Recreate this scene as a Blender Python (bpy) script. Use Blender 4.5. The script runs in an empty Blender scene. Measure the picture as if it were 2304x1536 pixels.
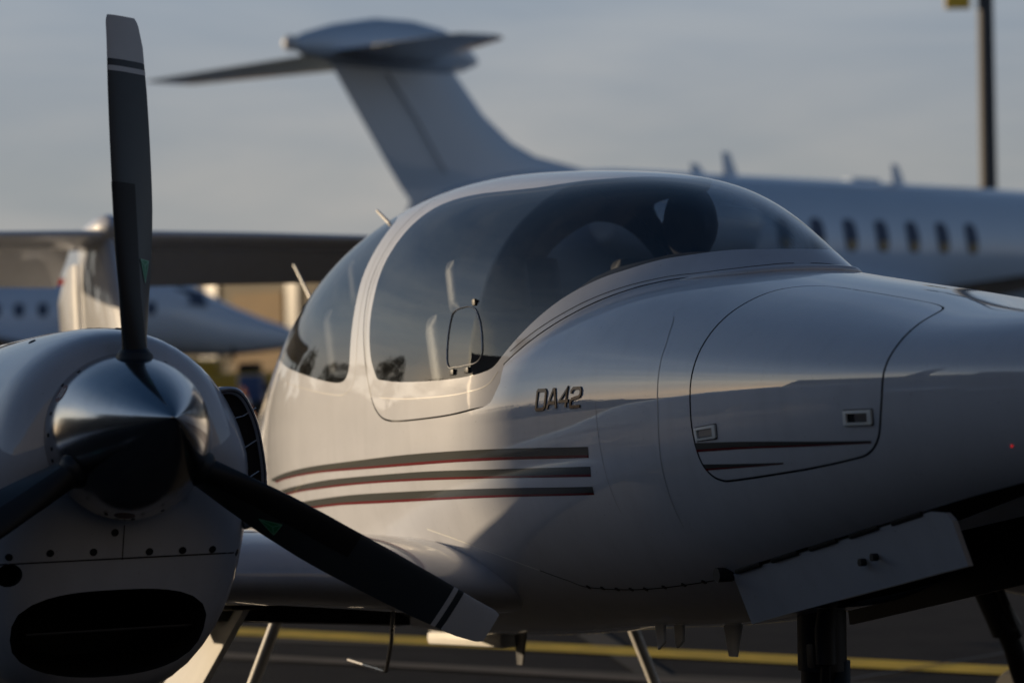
import bpy, bmesh, math, random
import numpy as np
from mathutils import Vector, Matrix, geometry

random.seed(7)
R = math.radians
scene = bpy.context.scene
COL = scene.collection

# ------------------------------------------------------------------ camera
CAM = Vector((5.1608, -2.9989, 1.45))
c_r = Vector((0.39065, 0.92037, -0.01745)); c_u = Vector((0.00800, 0.01556, 0.99985)); c_f = Vector((-0.92050, 0.39073, 0.00129))
cd = bpy.data.cameras.new('camera'); cam = bpy.data.objects.new('camera', cd); COL.objects.link(cam)
cam.matrix_world = Matrix(((c_r.x, c_u.x, -c_f.x, CAM.x), (c_r.y, c_u.y, -c_f.y, CAM.y), (c_r.z, c_u.z, -c_f.z, CAM.z), (0, 0, 0, 1)))
cd.lens = 85.0; cd.sensor_width = 36.0; cd.clip_start = 0.1; cd.clip_end = 5000
cd.dof.use_dof = True; cd.dof.focus_distance = 5.9; cd.dof.aperture_fstop = 2.9
scene.camera = cam

# ------------------------------------------------------------------ light
SUN_AZ = R(47.0)      # measured from -Y towards -X
SUN_EL = R(6.0)
sdir = Vector((-math.sin(SUN_AZ) * math.cos(SUN_EL), -math.cos(SUN_AZ) * math.cos(SUN_EL), math.sin(SUN_EL)))
sl = bpy.data.lights.new('sun', 'SUN'); sun = bpy.data.objects.new('sun', sl); COL.objects.link(sun)
sl.energy = 5.0; sl.angle = R(0.6); sl.color = (1.0, 0.77, 0.50)
sun.rotation_euler = (-sdir).to_track_quat('-Z', 'Y').to_euler()

world = bpy.data.worlds.new('World'); scene.world = world; world.use_nodes = True
wn = world.node_tree; wl = wn.links; wn.nodes.clear()
def N(t, ty, **kw):
    n = t.nodes.new(ty)
    for k, v in kw.items():
        if k in n.inputs: n.inputs[k].default_value = v
        else: setattr(n, k, v)
    return n
w_out = N(wn, 'ShaderNodeOutputWorld'); bg = N(wn, 'ShaderNodeBackground', Strength=0.06)
sky = N(wn, 'ShaderNodeTexSky', sky_type='NISHITA', sun_disc=False, sun_elevation=SUN_EL, sun_rotation=math.atan2(sdir.x, sdir.y), altitude=300, air_density=1.0, dust_density=0.5, ozone_density=4.0)
tc = N(wn, 'ShaderNodeTexCoord'); sep = N(wn, 'ShaderNodeSeparateXYZ')
wl.new(tc.outputs['Generated'], sep.inputs[0])
mp = N(wn, 'ShaderNodeMapping'); mp.inputs['Scale'].default_value = (1.6, 1.6, 9.0); mp.inputs['Rotation'].default_value = (0.05, 0.03, 0)
wl.new(tc.outputs['Generated'], mp.inputs[0])
nz = N(wn, 'ShaderNodeTexNoise', Scale=2.2, Detail=7.0, Roughness=0.55, Distortion=0.4)
wl.new(mp.outputs[0], nz.inputs['Vector'])
cr = N(wn, 'ShaderNodeValToRGB'); cr.color_ramp.elements[0].position = 0.36; cr.color_ramp.elements[1].position = 0.62
wl.new(nz.outputs['Fac'], cr.inputs[0])
# cloud deck: dense low down, opening towards the zenith
dens = N(wn, 'ShaderNodeMapRange', clamp=True); dens.inputs[1].default_value = 0.14; dens.inputs[2].default_value = 0.80; dens.inputs[3].default_value = 0.96; dens.inputs[4].default_value = 0.08
wl.new(sep.outputs[2], dens.inputs[0])
mul = N(wn, 'ShaderNodeMath', operation='MULTIPLY'); 
mr = N(wn, 'ShaderNodeMapRange'); mr.inputs[3].default_value = 0.86; mr.inputs[4].default_value = 1.0
wl.new(cr.outputs[0], mr.inputs[0]); wl.new(mr.outputs[0], mul.inputs[0]); wl.new(dens.outputs[0], mul.inputs[1])
ccol = N(wn, 'ShaderNodeValToRGB')
ccol.color_ramp.elements[0].position = 0.0; ccol.color_ramp.elements[0].color = (6.9, 6.65, 6.45, 1)
ccol.color_ramp.elements[1].position = 0.17; ccol.color_ramp.elements[1].color = (5.0, 6.1, 7.5, 1)
e = ccol.color_ramp.elements.new(0.07); e.color = (6.9, 6.85, 6.75, 1)
e = ccol.color_ramp.elements.new(0.6); e.color = (1.6, 2.5, 4.0, 1)
e = ccol.color_ramp.elements.new(0.36); e.color = (3.9, 5.2, 7.4, 1)
wl.new(sep.outputs[2], ccol.inputs[0])
vary = N(wn, 'ShaderNodeMix', data_type='RGBA', blend_type='MULTIPLY'); vary.inputs[0].default_value = 1.0
vr = N(wn, 'ShaderNodeValToRGB'); vr.color_ramp.elements[0].color = (0.88, 0.92, 0.97, 1); vr.color_ramp.elements[1].color = (1.05, 1.03, 1.0, 1)
vr.color_ramp.elements[0].position = 0.35; vr.color_ramp.elements[1].position = 0.65
# clouds catch the low sun: brighter and warmer around its bearing
dot = N(wn, 'ShaderNodeVectorMath', operation='DOT_PRODUCT'); dot.inputs[1].default_value = tuple(sdir); wl.new(tc.outputs['Generated'], dot.inputs[0])
glow = N(wn, 'ShaderNodeValToRGB'); ge = glow.color_ramp.elements; ge[0].position = 0.6; ge[0].color = (1, 1, 1, 1); ge[1].position = 1.0; ge[1].color = (6.0, 4.3, 2.6, 1)
e = ge.new(0.85); e.color = (1.5, 1.45, 1.35, 1); e = ge.new(0.96); e.color = (2.6, 2.3, 1.9, 1)
wl.new(dot.outputs['Value'], glow.inputs[0])
gm = N(wn, 'ShaderNodeMix', data_type='RGBA', blend_type='MULTIPLY'); gm.inputs[0].default_value = 1.0
wl.new(ccol.outputs[0], gm.inputs[6]); wl.new(glow.outputs[0], gm.inputs[7])
wl.new(nz.outputs['Fac'], vr.inputs[0]); wl.new(gm.outputs[2], vary.inputs[6]); wl.new(vr.outputs[0], vary.inputs[7])
mix = N(wn, 'ShaderNodeMix', data_type='RGBA')
wl.new(mul.outputs[0], mix.inputs[0]); wl.new(sky.outputs[0], mix.inputs[6]); wl.new(vary.outputs[2], mix.inputs[7])
wl.new(mix.outputs[2], bg.inputs[0]); wl.new(bg.outputs[0], w_out.inputs[0])

scene.view_settings.view_transform = 'Standard'; scene.view_settings.look = 'None'
scene.view_settings.exposure = 0.0; scene.view_settings.gamma = 1.0; scene.view_settings.use_curve_mapping = False
scene.render.engine = 'CYCLES'
scene.cycles.max_bounces = 8; scene.cycles.transparent_max_bounces = 24; scene.cycles.sample_clamp_indirect = 4.0
try:
    scene.cycles.use_denoising = True
except Exception: pass

# ------------------------------------------------------------------ helpers
def px(x, y, depth):
    """world point seen at photograph position (x, y) at a given depth; used to set out far things"""
    return CAM + depth * (c_f + c_r * ((x - 1152) / 5440) - c_u * ((y - 768) / 5440))

def mat(name, col, rough=0.5, metal=0.0, coat=0.0, coat_rough=0.03, noise=0.0, nscale=8.0, bump=0.0, bscale=60.0, spec=0.5, rvar=0.0, emit=None):
    m = bpy.data.materials.new(name); m.use_nodes = True; t = m.node_tree; b = t.nodes['Principled BSDF']
    b.inputs['Base Color'].default_value = (*col, 1); b.inputs['Roughness'].default_value = rough; b.inputs['Metallic'].default_value = metal
    b.inputs['Coat Weight'].default_value = coat; b.inputs['Coat IOR'].default_value = 1.75 if coat > .95 else 1.5; b.inputs['Coat Roughness'].default_value = coat_rough; b.inputs['Specular IOR Level'].default_value = spec
    co = N(t, 'ShaderNodeTexCoord')
    if noise or rvar:
        n = N(t, 'ShaderNodeTexNoise', Scale=nscale, Detail=6.0, Roughness=0.6); t.links.new(co.outputs['Object'], n.inputs['Vector'])
    if noise:
        r = N(t, 'ShaderNodeValToRGB'); r.color_ramp.elements[0].position = 0.3; r.color_ramp.elements[1].position = 0.7
        r.color_ramp.elements[0].color = (*[c * (1 - noise) for c in col], 1); r.color_ramp.elements[1].color = (*[min(1, c * (1 + noise * .6)) for c in col], 1)
        t.links.new(n.outputs['Fac'], r.inputs[0]); t.links.new(r.outputs[0], b.inputs['Base Color'])
    if spec == 0.04:   # dust specks and faint streaks on the gelcoat
        d1 = N(t, 'ShaderNodeTexNoise', Scale=140.0, Detail=2.0); t.links.new(co.outputs['Object'], d1.inputs['Vector'])
        d2 = N(t, 'ShaderNodeMapRange', clamp=True); d2.inputs[1].default_value = .70; d2.inputs[2].default_value = .76; d2.inputs[3].default_value = 1.0; d2.inputs[4].default_value = .72; t.links.new(d1.outputs['Fac'], d2.inputs[0])
        mp_ = N(t, 'ShaderNodeMapping'); mp_.inputs['Scale'].default_value = (9, 9, 1.2); t.links.new(co.outputs['Object'], mp_.inputs[0]); d3 = N(t, 'ShaderNodeTexNoise', Scale=2.0, Detail=5.0); t.links.new(mp_.outputs[0], d3.inputs['Vector'])
        d4 = N(t, 'ShaderNodeMapRange', clamp=True); d4.inputs[1].default_value = .5; d4.inputs[2].default_value = .75; d4.inputs[3].default_value = 1.0; d4.inputs[4].default_value = .94; t.links.new(d3.outputs['Fac'], d4.inputs[0])
        d5 = N(t, 'ShaderNodeMath', operation='MULTIPLY'); t.links.new(d2.outputs[0], d5.inputs[0]); t.links.new(d4.outputs[0], d5.inputs[1])
        d6 = N(t, 'ShaderNodeMix', data_type='RGBA', blend_type='MULTIPLY'); d6.inputs[0].default_value = 1; t.links.new(r.outputs[0], d6.inputs[6]); t.links.new(d5.outputs[0], d6.inputs[7]); t.links.new(d6.outputs[2], b.inputs['Base Color'])
    if rvar:
        q = N(t, 'ShaderNodeMapRange'); q.inputs[3].default_value = max(0, rough - rvar); q.inputs[4].default_value = rough + rvar
        t.links.new(n.outputs['Fac'], q.inputs[0]); t.links.new(q.outputs[0], b.inputs['Roughness'])
    if bump:
        n2 = N(t, 'ShaderNodeTexNoise', Scale=bscale, Detail=4.0); t.links.new(co.outputs['Object'], n2.inputs['Vector'])
        bp = N(t, 'ShaderNodeBump', Strength=bump, Distance=0.01); t.links.new(n2.outputs['Fac'], bp.inputs['Height']); t.links.new(bp.outputs[0], b.inputs['Normal']); t.links.new(bp.outputs[0], b.inputs['Coat Normal'])
    if emit:
        b.inputs['Emission Color'].default_value = (*emit[:3], 1); b.inputs['Emission Strength'].default_value = emit[3]
    return m

def glass_mat(name, tint, refl_rough=0.0, haze=0.02):
    m = bpy.data.materials.new(name); m.use_nodes = True; t = m.node_tree; t.nodes.clear()
    o = N(t, 'ShaderNodeOutputMaterial'); tr = N(t, 'ShaderNodeBsdfTransparent', Color=(*tint, 1)); gl = N(t, 'ShaderNodeBsdfGlossy', Roughness=refl_rough, Color=(1, 1, 1, 1))
    fr = N(t, 'ShaderNodeFresnel'); ge_ = N(t, 'ShaderNodeNewGeometry'); io = N(t, 'ShaderNodeMapRange'); io.inputs[3].default_value = 1.75; io.inputs[4].default_value = 1 / 1.75; t.links.new(ge_.outputs['Backfacing'], io.inputs[0]); t.links.new(io.outputs[0], fr.inputs['IOR']); mx = N(t, 'ShaderNodeMixShader'); df = N(t, 'ShaderNodeBsdfDiffuse', Color=(0.6, 0.6, 0.6, 1)); m2 = N(t, 'ShaderNodeMixShader'); m2.inputs[0].default_value = haze
    co = N(t, 'ShaderNodeTexCoord'); nn = N(t, 'ShaderNodeTexNoise', Scale=3.0, Detail=8.0, Roughness=0.7); t.links.new(co.outputs['Object'], nn.inputs['Vector'])
    rp = N(t, 'ShaderNodeMapRange'); rp.inputs[1].default_value = 0.45; rp.inputs[2].default_value = 0.8; rp.inputs[3].default_value = haze * .4; rp.inputs[4].default_value = haze * 2.2
    t.links.new(nn.outputs['Fac'], rp.inputs[0]); t.links.new(rp.outputs[0], m2.inputs[0])
    t.links.new(fr.outputs[0], mx.inputs[0]); t.links.new(m2.outputs[0], mx.inputs[1]); t.links.new(gl.outputs[0], mx.inputs[2])
    t.links.new(tr.outputs[0], m2.inputs[1]); t.links.new(df.outputs[0], m2.inputs[2]); t.links.new(mx.outputs[0], o.inputs[0])
    return m

M = dict(
    paint=mat('white_gelcoat', (0.585, 0.605, 0.66), 0.34, coat=1.0, coat_rough=0.008, noise=0.05, nscale=5.0, rvar=0.05, bump=0.035, bscale=5.0, spec=0.04),
    grey_stripe=mat('grey_stripe', (0.050, 0.054, 0.053), 0.8, coat=0.7, coat_rough=0.01, spec=0.05),
    red_stripe=mat('red_stripe', (0.12, 0.003, 0.008), 0.8, coat=0.6, coat_rough=0.01, spec=0.05),
    seam=mat('dark_seam', (0.012, 0.012, 0.014), 0.7),
    faint=mat('filled_seam', (0.30, 0.30, 0.31), 0.4),
    rubber=mat('rubber_seal', (0.02, 0.02, 0.022), 0.55),
    liner=mat('cabin_liner', (0.055, 0.05, 0.048), 0.85, noise=0.2, bump=0.2),
    seat=mat('seat_leather', (0.05, 0.047, 0.045), 0.55, noise=0.2, bump=0.15),
    black=mat('matt_black', (0.006, 0.006, 0.007), 0.8),
    panel=mat('panel_black', (0.012, 0.012, 0.014), 0.6),
    spinner=mat('satin_spinner', (0.47, 0.47, 0.48), 0.165, metal=1.0, rvar=0.05, nscale=18, noise=.06, bump=.02, bscale=30),
    blade=mat('blade_grey', (0.035, 0.045, 0.055), 0.42, noise=0.15, nscale=5, rvar=0.06),
    boot=mat('deice_boot', (0.006, 0.006, 0.007), 0.6),
    bladewhite=mat('blade_white', (0.62, 0.63, 0.65), 0.4, noise=0.05),
    green=mat('decal_green', (0.015, 0.27, 0.13), 0.4), green_l=mat('decal_green_light', (0.18, 0.5, 0.36), 0.4),
    red_decal=mat('decal_red', (0.12, 0.012, 0.02), 0.4), white_decal=mat('decal_white', (0.6, 0.6, 0.6), 0.4),
    steel=mat('steel', (0.45, 0.45, 0.46), 0.28, metal=1.0, rvar=0.08, nscale=30), dark_metal_or_shade=mat('dark_metal_or_shade', (0.03, 0.032, 0.036), 0.45, metal=0.6),  # dark metal also stands in for shade on flaps and far gear door
    chrome_dark=mat('dark_chrome', (0.045, 0.036, 0.032), 0.28, metal=0.9),
    handle=mat('handle_grey', (0.86, 0.87, 0.84), 0.3, coat=.6), handle_in=mat('handle_plate', (0.30, 0.31, 0.33), 0.3, metal=1.0),
    strut=mat('strut_white', (0.74, 0.73, 0.70), 0.4, noise=0.06), tyre=mat('tyre', (0.02, 0.02, 0.02), 0.85),
    blue_hose=mat('blue_oleo', (0.02, 0.05, 0.09), 0.4), red_flag=mat('red_flag', (0.4, 0.02, 0.03), 0.7), red_lens=mat('red_lens', (0.6, 0.03, 0.02), 0.2, emit=(1.0, 0.08, 0.03, 0.15)),
    led=mat('small_led', (0.5, 0.0, 0.0), 0.3, emit=(1.0, 0.02, 0.02, 0.5)),
    glass=glass_mat('canopy_glass', (0.74, 0.77, 0.80)), glass_clear=glass_mat('clear_glass', (0.92, 0.93, 0.94), haze=0.004),
    glass_smoke=glass_mat('smoked_glass', (0.42, 0.44, 0.47)),
    skin=mat('skin', (0.32, 0.17, 0.11), 0.5), hair=mat('hair', (0.02, 0.014, 0.010), 0.6), cloth=mat('dark_shirt', (0.03, 0.032, 0.045), 0.8, noise=0.2),
    jet=mat('jet_white', (0.56, 0.66, 0.78), 0.28, coat=0.7, noise=0.04, nscale=0.5), jet_b=mat('jet_pale', (0.60, 0.68, 0.80), 0.3, coat=0.6, noise=0.04, nscale=0.5), jet_shade=mat('jet_shade_navy', (0.03, 0.035, 0.06), 0.3, coat=0.5),
    jetwin=mat('jet_window', (0.07, 0.095, 0.15), 0.5, spec=.15), jet_metal=mat('jet_metal', (0.55, 0.55, 0.57), 0.3, metal=1.0), shade=mat('window_shade', (0.38, 0.27, 0.13), 0.6),
    tan=mat('hangar_tan', (0.13, 0.108, 0.072), 0.8, noise=0.2, nscale=0.4), ochre=mat('hangar_ochre', (0.17, 0.095, 0.022), 0.75, noise=0.2, nscale=0.6), dkglass=mat('hangar_glazing', (0.03, 0.03, 0.035), 0.25), roofm=mat('hangar_roof', (0.12, 0.115, 0.11), 0.7, noise=0.15),
    concrete=mat('concrete_wall', (0.13, 0.125, 0.12), 0.85, noise=0.12, nscale=0.6, bump=0.2, bscale=4),
    mast=mat('mast_paint', (0.028, 0.032, 0.042), 0.6, noise=0.1), yellow=mat('yellow_panel', (0.62, 0.40, 0.03), 0.5, noise=0.06), lamp=mat('lamp_housing', (0.2, 0.2, 0.2), 0.5),
    tug=mat('tug_yellow', (0.55, 0.33, 0.03), 0.5, noise=0.1), orange=mat('cone_orange', (0.65, 0.16, 0.02), 0.55), blue_box=mat('cart_blue', (0.03, 0.07, 0.2), 0.5),
    bark=mat('bark', (0.06, 0.045, 0.03), 0.9, noise=0.3), leaf=mat('leaf', (0.045, 0.06, 0.025), 0.7, noise=0.4, nscale=0.8),
)

def link(name, me, m, parent=None):
    o = bpy.data.objects.new(name, me); COL.objects.link(o)
    if m is not None:
        if isinstance(m, (list, tuple)):
            for q in m: me.materials.append(q)
        else: me.materials.append(m)
    if parent is not None: o.parent = parent
    return o
def mesh(name, v, f, m, parent=None, smooth=True, normals=None, sharp=None):
    me = bpy.data.meshes.new(name); me.from_pydata([tuple(map(float, p)) for p in v], [], [tuple(map(int, q)) for q in f]); me.update()
    if smooth: me.shade_smooth()
    if normals is not None: me.normals_split_custom_set_from_vertices([tuple(map(float, n)) for n in normals])
    if sharp is not None: me.set_sharp_from_angle(angle=R(sharp))
    return link(name, me, m, parent)
def bmobj(name, bm, m, parent=None, smooth=True, sharp=35, fix=True):
    if fix: bmesh.ops.recalc_face_normals(bm, faces=bm.faces)
    me = bpy.data.meshes.new(name); bm.to_mesh(me); bm.free()
    if smooth:
        me.shade_smooth()
        if sharp: me.set_sharp_from_angle(angle=R(sharp))
    return link(name, me, m, parent)
def tag(o, label, cat, group=None, kind=None):
    if label: o['label'] = label
    if cat: o['category'] = cat
    if group: o['group'] = group
    if kind: o['kind'] = kind
    return o
def empty(name, loc=(0, 0, 0), rz=0.0):
    o = bpy.data.objects.new(name, None); COL.objects.link(o); o.location = loc; o.rotation_euler = (0, 0, rz); o.empty_display_size = 0.2
    return o
def box(bm, c, s, rot=None, bevel=0.0):
    r = bmesh.ops.create_cube(bm, size=1.0); vs = r['verts']
    bmesh.ops.scale(bm, vec=s, verts=vs)
    if bevel:
        es = list({e for v in vs for e in v.link_edges}); rr = bmesh.ops.bevel(bm, geom=es, offset=bevel, segments=2, affect='EDGES', profile=0.6)
        vs = list({v for f in rr['faces'] for v in f.verts} | {v for v in vs if v.is_valid})
    if rot is not None: bmesh.ops.rotate(bm, cent=(0, 0, 0), matrix=rot, verts=vs)
    bmesh.ops.translate(bm, vec=c, verts=vs)
    return vs
def tube(bm, pts, rad, seg=12, caps=True):
    pts = [Vector(p) for p in pts]; n = len(pts); rads = rad if isinstance(rad, (list, tuple)) else [rad] * n
    rings = []; prev = None
    for i, p in enumerate(pts):
        t = (pts[min(i + 1, n - 1)] - pts[max(i - 1, 0)]).normalized()
        if prev is None:
            a = t.orthogonal().normalized()
        else:
            a = (prev - t * prev.dot(t)).normalized()
        prev = a; b = t.cross(a)
        rings.append([bm.verts.new(p + (a * math.cos(2 * math.pi * k / seg) + b * math.sin(2 * math.pi * k / seg)) * rads[i]) for k in range(seg)])
    for i in range(n - 1):
        for k in range(seg):
            bm.faces.new((rings[i][k], rings[i][(k + 1) % seg], rings[i + 1][(k + 1) % seg], rings[i + 1][k]))
    if caps:
        bm.faces.new(rings[0][::-1]); bm.faces.new(rings[-1])
def rings_mesh(bm, rings, cap0=True, cap1=True, closed=True):
    vr = [[bm.verts.new(p) for p in r] for r in rings]
    for a, b in zip(vr[:-1], vr[1:]):
        n = len(a)
        for k in range(n if closed else n - 1):
            bm.faces.new((a[k], a[(k + 1) % n], b[(k + 1) % n], b[k]))
    if cap0: bm.faces.new(vr[0][::-1])
    if cap1: bm.faces.new(vr[-1])
    return vr
def lathe(bm, prof, axis='X', seg=48, origin=(0, 0, 0)):
    """prof: list of (along, radius)"""
    ox, oy, oz = origin; rings = []
    for a, r in prof:
        ring = []
        for k in range(seg):
            c, s = math.cos(2 * math.pi * k / seg) * max(r, 1e-4), math.sin(2 * math.pi * k / seg) * max(r, 1e-4)
            ring.append((ox + a, oy + c, oz + s) if axis == 'X' else ((ox + c, oy + a, oz + s) if axis == 'Y' else (ox + c, oy + s, oz + a)))
        rings.append(ring)
    return rings_mesh(bm, rings)
def catmull(pts, sub=6, closed=False):
    P = [np.array(p, float) for p in pts]; n = len(P); out = []
    rng = range(n) if closed else range(n - 1)
    for i in rng:
        p0 = P[(i - 1) % n] if closed or i > 0 else 2 * P[0] - P[1]
        p1 = P[i]; p2 = P[(i + 1) % n]
        p3 = P[(i + 2) % n] if closed or i + 2 < n else 2 * P[-1] - P[-2]
        for k in range(sub):
            t = k / sub
            out.append(.5 * ((2 * p1) + (-p0 + p2) * t + (2 * p0 - 5 * p1 + 4 * p2 - p3) * t * t + (-p0 + 3 * p1 - 3 * p2 + p3) * t ** 3))
    if not closed: out.append(P[-1])
    return np.array(out)

# ================================================================== SETTING: ground
def asphalt():
    m = bpy.data.materials.new('apron_asphalt'); m.use_nodes = True; t = m.node_tree; b = t.nodes['Principled BSDF']
    co = N(t, 'ShaderNodeTexCoord'); n1 = N(t, 'ShaderNodeTexNoise', Scale=0.35, Detail=5.0, Roughness=0.6); n2 = N(t, 'ShaderNodeTexNoise', Scale=90.0, Detail=3.0); n3 = N(t, 'ShaderNodeTexNoise', Scale=3.0, Detail=6.0)
    for n in (n1, n2, n3): t.links.new(co.outputs['Object'], n.inputs['Vector'])
    r = N(t, 'ShaderNodeValToRGB'); r.color_ramp.elements[0].position = .3; r.color_ramp.elements[1].position = .72
    r.color_ramp.elements[0].color = (0.024, 0.024, 0.0265, 1); r.color_ramp.elements[1].color = (0.050, 0.048, 0.047, 1)
    mx = N(t, 'ShaderNodeMath', operation='ADD'); m2 = N(t, 'ShaderNodeMath', operation='MULTIPLY'); m2.inputs[1].default_value = .5
    t.links.new(n1.outputs['Fac'], mx.inputs[0]); t.links.new(n3.outputs['Fac'], mx.inputs[1]); t.links.new(mx.outputs[0], m2.inputs[0]); t.links.new(m2.outputs[0], r.inputs[0])
    sp = N(t, 'ShaderNodeMix', data_type='RGBA', blend_type='MULTIPLY'); sp.inputs[0].default_value = 1
    r2 = N(t, 'ShaderNodeValToRGB'); r2.color_ramp.elements[0].position = .35; r2.color_ramp.elements[1].position = .7; r2.color_ramp.elements[0].color = (.7, .7, .7, 1); r2.color_ramp.elements[1].color = (1.25, 1.25, 1.25, 1)
    t.links.new(n2.outputs['Fac'], r2.inputs[0]); t.links.new(r.outputs[0], sp.inputs[6]); t.links.new(r2.outputs[0], sp.inputs[7]); t.links.new(sp.outputs[2], b.inputs['Base Color'])
    b.inputs['Roughness'].default_value = .9; b.inputs['Specular IOR Level'].default_value = 0.06
    bp = N(t, 'ShaderNodeBump', Strength=.5, Distance=.01); t.links.new(n2.outputs['Fac'], bp.inputs['Height']); t.links.new(bp.outputs[0], b.inputs['Normal'])
    return m
M['asphalt'] = asphalt()
M['line'] = mat('yellow_line_paint', (0.72, 0.49, 0.02), 0.7, noise=0.25, nscale=4, bump=.3, bscale=120)
M['oldline'] = mat('worn_line_paint', (0.095, 0.075, 0.055), 0.8, noise=0.35, nscale=3)
M['joint'] = mat('joint_tar', (0.016, 0.016, 0.017), 0.6)
M['whiteline'] = mat('edge_line_paint', (0.55, 0.55, 0.53), 0.7, noise=0.2, nscale=2)
g = mesh('ground', [(-1500, -1500, 0), (1500, -1500, 0), (1500, 1500, 0), (-1500, 1500, 0)], [(0, 1, 2, 3)], M['asphalt'], smooth=False); g['kind'] = 'structure'
def strip(name, a, b, w, z, m, parent, ext=(0, 0)):
    a = Vector((*a, 0)); b = Vector((*b, 0)); d = (b - a).normalized(); a = a - d * ext[0]; b = b + d * ext[1]; n = Vector((-d.y, d.x, 0)) * w / 2
    return mesh(name, [(*(a - n).xy, z), (*(b - n).xy, z), (*(b + n).xy, z), (*(a + n).xy, z)], [(0, 1, 2, 3)], m, parent, smooth=False)
strip('taxi_line', (-6.80, 0.535), (-3.57, 3.07), 0.27, 0.008, M['line'], g, (25, 30))
strip('worn_line', (-5.93, 0.19), (-4.44, 1.36), 0.15, 0.008, M['oldline'], g, (25, 30))
strip('slab_joint', (-3.97, 2.99), (-4.15, 3.48), 0.02, 0.012, M['joint'], g, (3, 14))
for k in range(4):
    strip('slab_joint', (-12.0 - 6 * k, -20), (-9.0 - 6 * k, 20), 0.03, 0.012, M['joint'], g)
M['tyre_mark'] = mat('tyre_mark', (0.013, 0.013, 0.014), 0.9, noise=0.3, nscale=6)
for k_, (a_, b_) in enumerate((((-8.6, -1.5), (-3.2, 3.6)), ((-8.1, -1.9), (-2.7, 3.1)), ((-9.5, 3.0), (-2.5, 1.2)))): strip('tyre_mark', a_, b_, 0.14, 0.004 + .0006 * k_, M['tyre_mark'], g, (6, 6))
strip('edge_line', (-40, -9.5), (20, -11.0), 0.18, 0.004, M['whiteline'], g)
strip('edge_line', (-40, -13.5), (20, -15.0), 0.12, 0.004, M['whiteline'], g)

# ================================================================== MAIN AIRCRAFT
PITCH = R(5.0); HUBZ = 1.2648
plane = empty('twin_propeller_aircraft', (0, 0, HUBZ)); plane.rotation_euler = (0, -PITCH, 0)
tag(plane, 'glossy white twin-engine propeller aircraft with bubble canopy filling the foreground', 'aircraft')

class Spl:
    def __init__(s, xs, ys):
        o = np.argsort(xs); s.x = np.asarray(xs, float)[o]; s.y = np.asarray(ys, float)[o]
        x, y = s.x, s.y; n = len(x); h = np.diff(x); d = np.diff(y) / h
        A = np.zeros((n, n)); b = np.zeros(n); A[0, 0] = A[-1, -1] = 1
        for i in range(1, n - 1):
            A[i, i - 1] = h[i - 1]; A[i, i] = 2 * (h[i - 1] + h[i]); A[i, i + 1] = h[i]; b[i] = 6 * (d[i] - d[i - 1])
        s.k = np.linalg.solve(A, b); s.h = h
    def __call__(s, q):
        q = np.clip(q, s.x[0], s.x[-1]); i = np.clip(np.searchsorted(s.x, q) - 1, 0, len(s.h) - 1)
        h = s.h[i]; a = (s.x[i + 1] - q) / h; b = 1 - a
        return a * s.y[i] + b * s.y[i + 1] + ((a ** 3 - a) * s.k[i] + (b ** 3 - b) * s.k[i + 1]) * h * h / 6
KB = [2.05, 1.95, 1.7, 1.35, 0.95, .55, .15, -.3, -.8, -1.3, -1.8, -2.4, -3.0, -3.8, -4.6, -6.4, -8.3]
S_w = Spl(KB, [.059, .104, .213, .332, .415, .464, .497, .532, .568, .605, .617, .602, .498, .33, .205, .125, .07])
S_zt = Spl(KB, [-.082, -.042, .05, .12, .168, .247, .330, .41, .405, .36, .36, .36, .34, .26, .12, .12, .15])
S_zb = Spl(KB, [-.13, -.165, -.215, -.265, -.32, -.39, -.46, -.51, -.527, -.55, -.564, -.55, -.43, -.29, -.20, -.11, .0])
S_zm = Spl(KB, [-.10, -.088, -.055, -.015, .008, .022, .034, .04, .042, .045, .05, .06, .05, .03, .0, .02, .07])
KC = [.45, .2, -.1, -.45, -.85, -1.3, -1.8, -2.4, -3.0, -3.8, -4.6, -6.4, -8.3]
S_cz = Spl(KC, [0.008, 0.201, 0.431, 0.627, 0.738, 0.812, 0.855, 0.774, 0.572, 0.30, .14, .13, .155])
S_cw = Spl(KC, [-0.198, -0.157, -0.19, -0.121, 0, 0, 0, 0, 0, 0, 0, 0, 0])
KN = [1.5, 0., -2.5]; S_nu = Spl(KN, [2.2, 2.2, 2.18]); S_nl = Spl(KN, [2.3, 2.3, 2.3]); S_nc = Spl(KN, [2.43, 2.27, 2.61])
def radii(x, ph):
    c = np.abs(np.cos(ph)) + 1e-9; sn = np.sin(ph); a = np.abs(sn) + 1e-9
    w = np.maximum(S_w(x), .004); zm = S_zm(x); hu = np.maximum(S_zt(x) - zm, .004); hl = np.maximum(zm - S_zb(x), .004)
    nu, nl, nc = S_nu(x), S_nl(x), S_nc(x)
    rb = np.where(sn > 0, ((c / w) ** nu + (a / hu) ** nu) ** (-1 / nu), ((c / w) ** nl + (a / hl) ** nl) ** (-1 / nl))
    off = np.where(x < -.85, 0.0, S_cw(x)); cw = np.maximum(off + w, .004); ch = np.maximum(S_cz(x) - zm, .004)
    rc = ((c / cw) ** nc + (a / ch) ** nc) ** (-1 / nc)
    rc = np.where(sn > 0, rc, np.minimum(rb, cw)); rc = np.where(x > KC[0], 0.0, rc)
    return rb, rc
def sstep(t): t = np.clip(t, 0, 1); return t * t * (3 - 2 * t)
def rad(x, ph, mode):
    rb, rc = radii(x, ph)
    if mode == 'can': return rc
    if mode == 'min': return np.minimum(rb, np.where(rc <= 0, rb, rc))
    k = sstep((-.72 - x) / .45)
    return rb + (np.maximum(rb, rc) - rb) * k
def pos(x, ph, mode, off=0.0):
    r = rad(x, ph, mode) + off
    return np.stack([x + 0 * r, -r * np.cos(ph), S_zm(x) + r * np.sin(ph)], -1)
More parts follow.
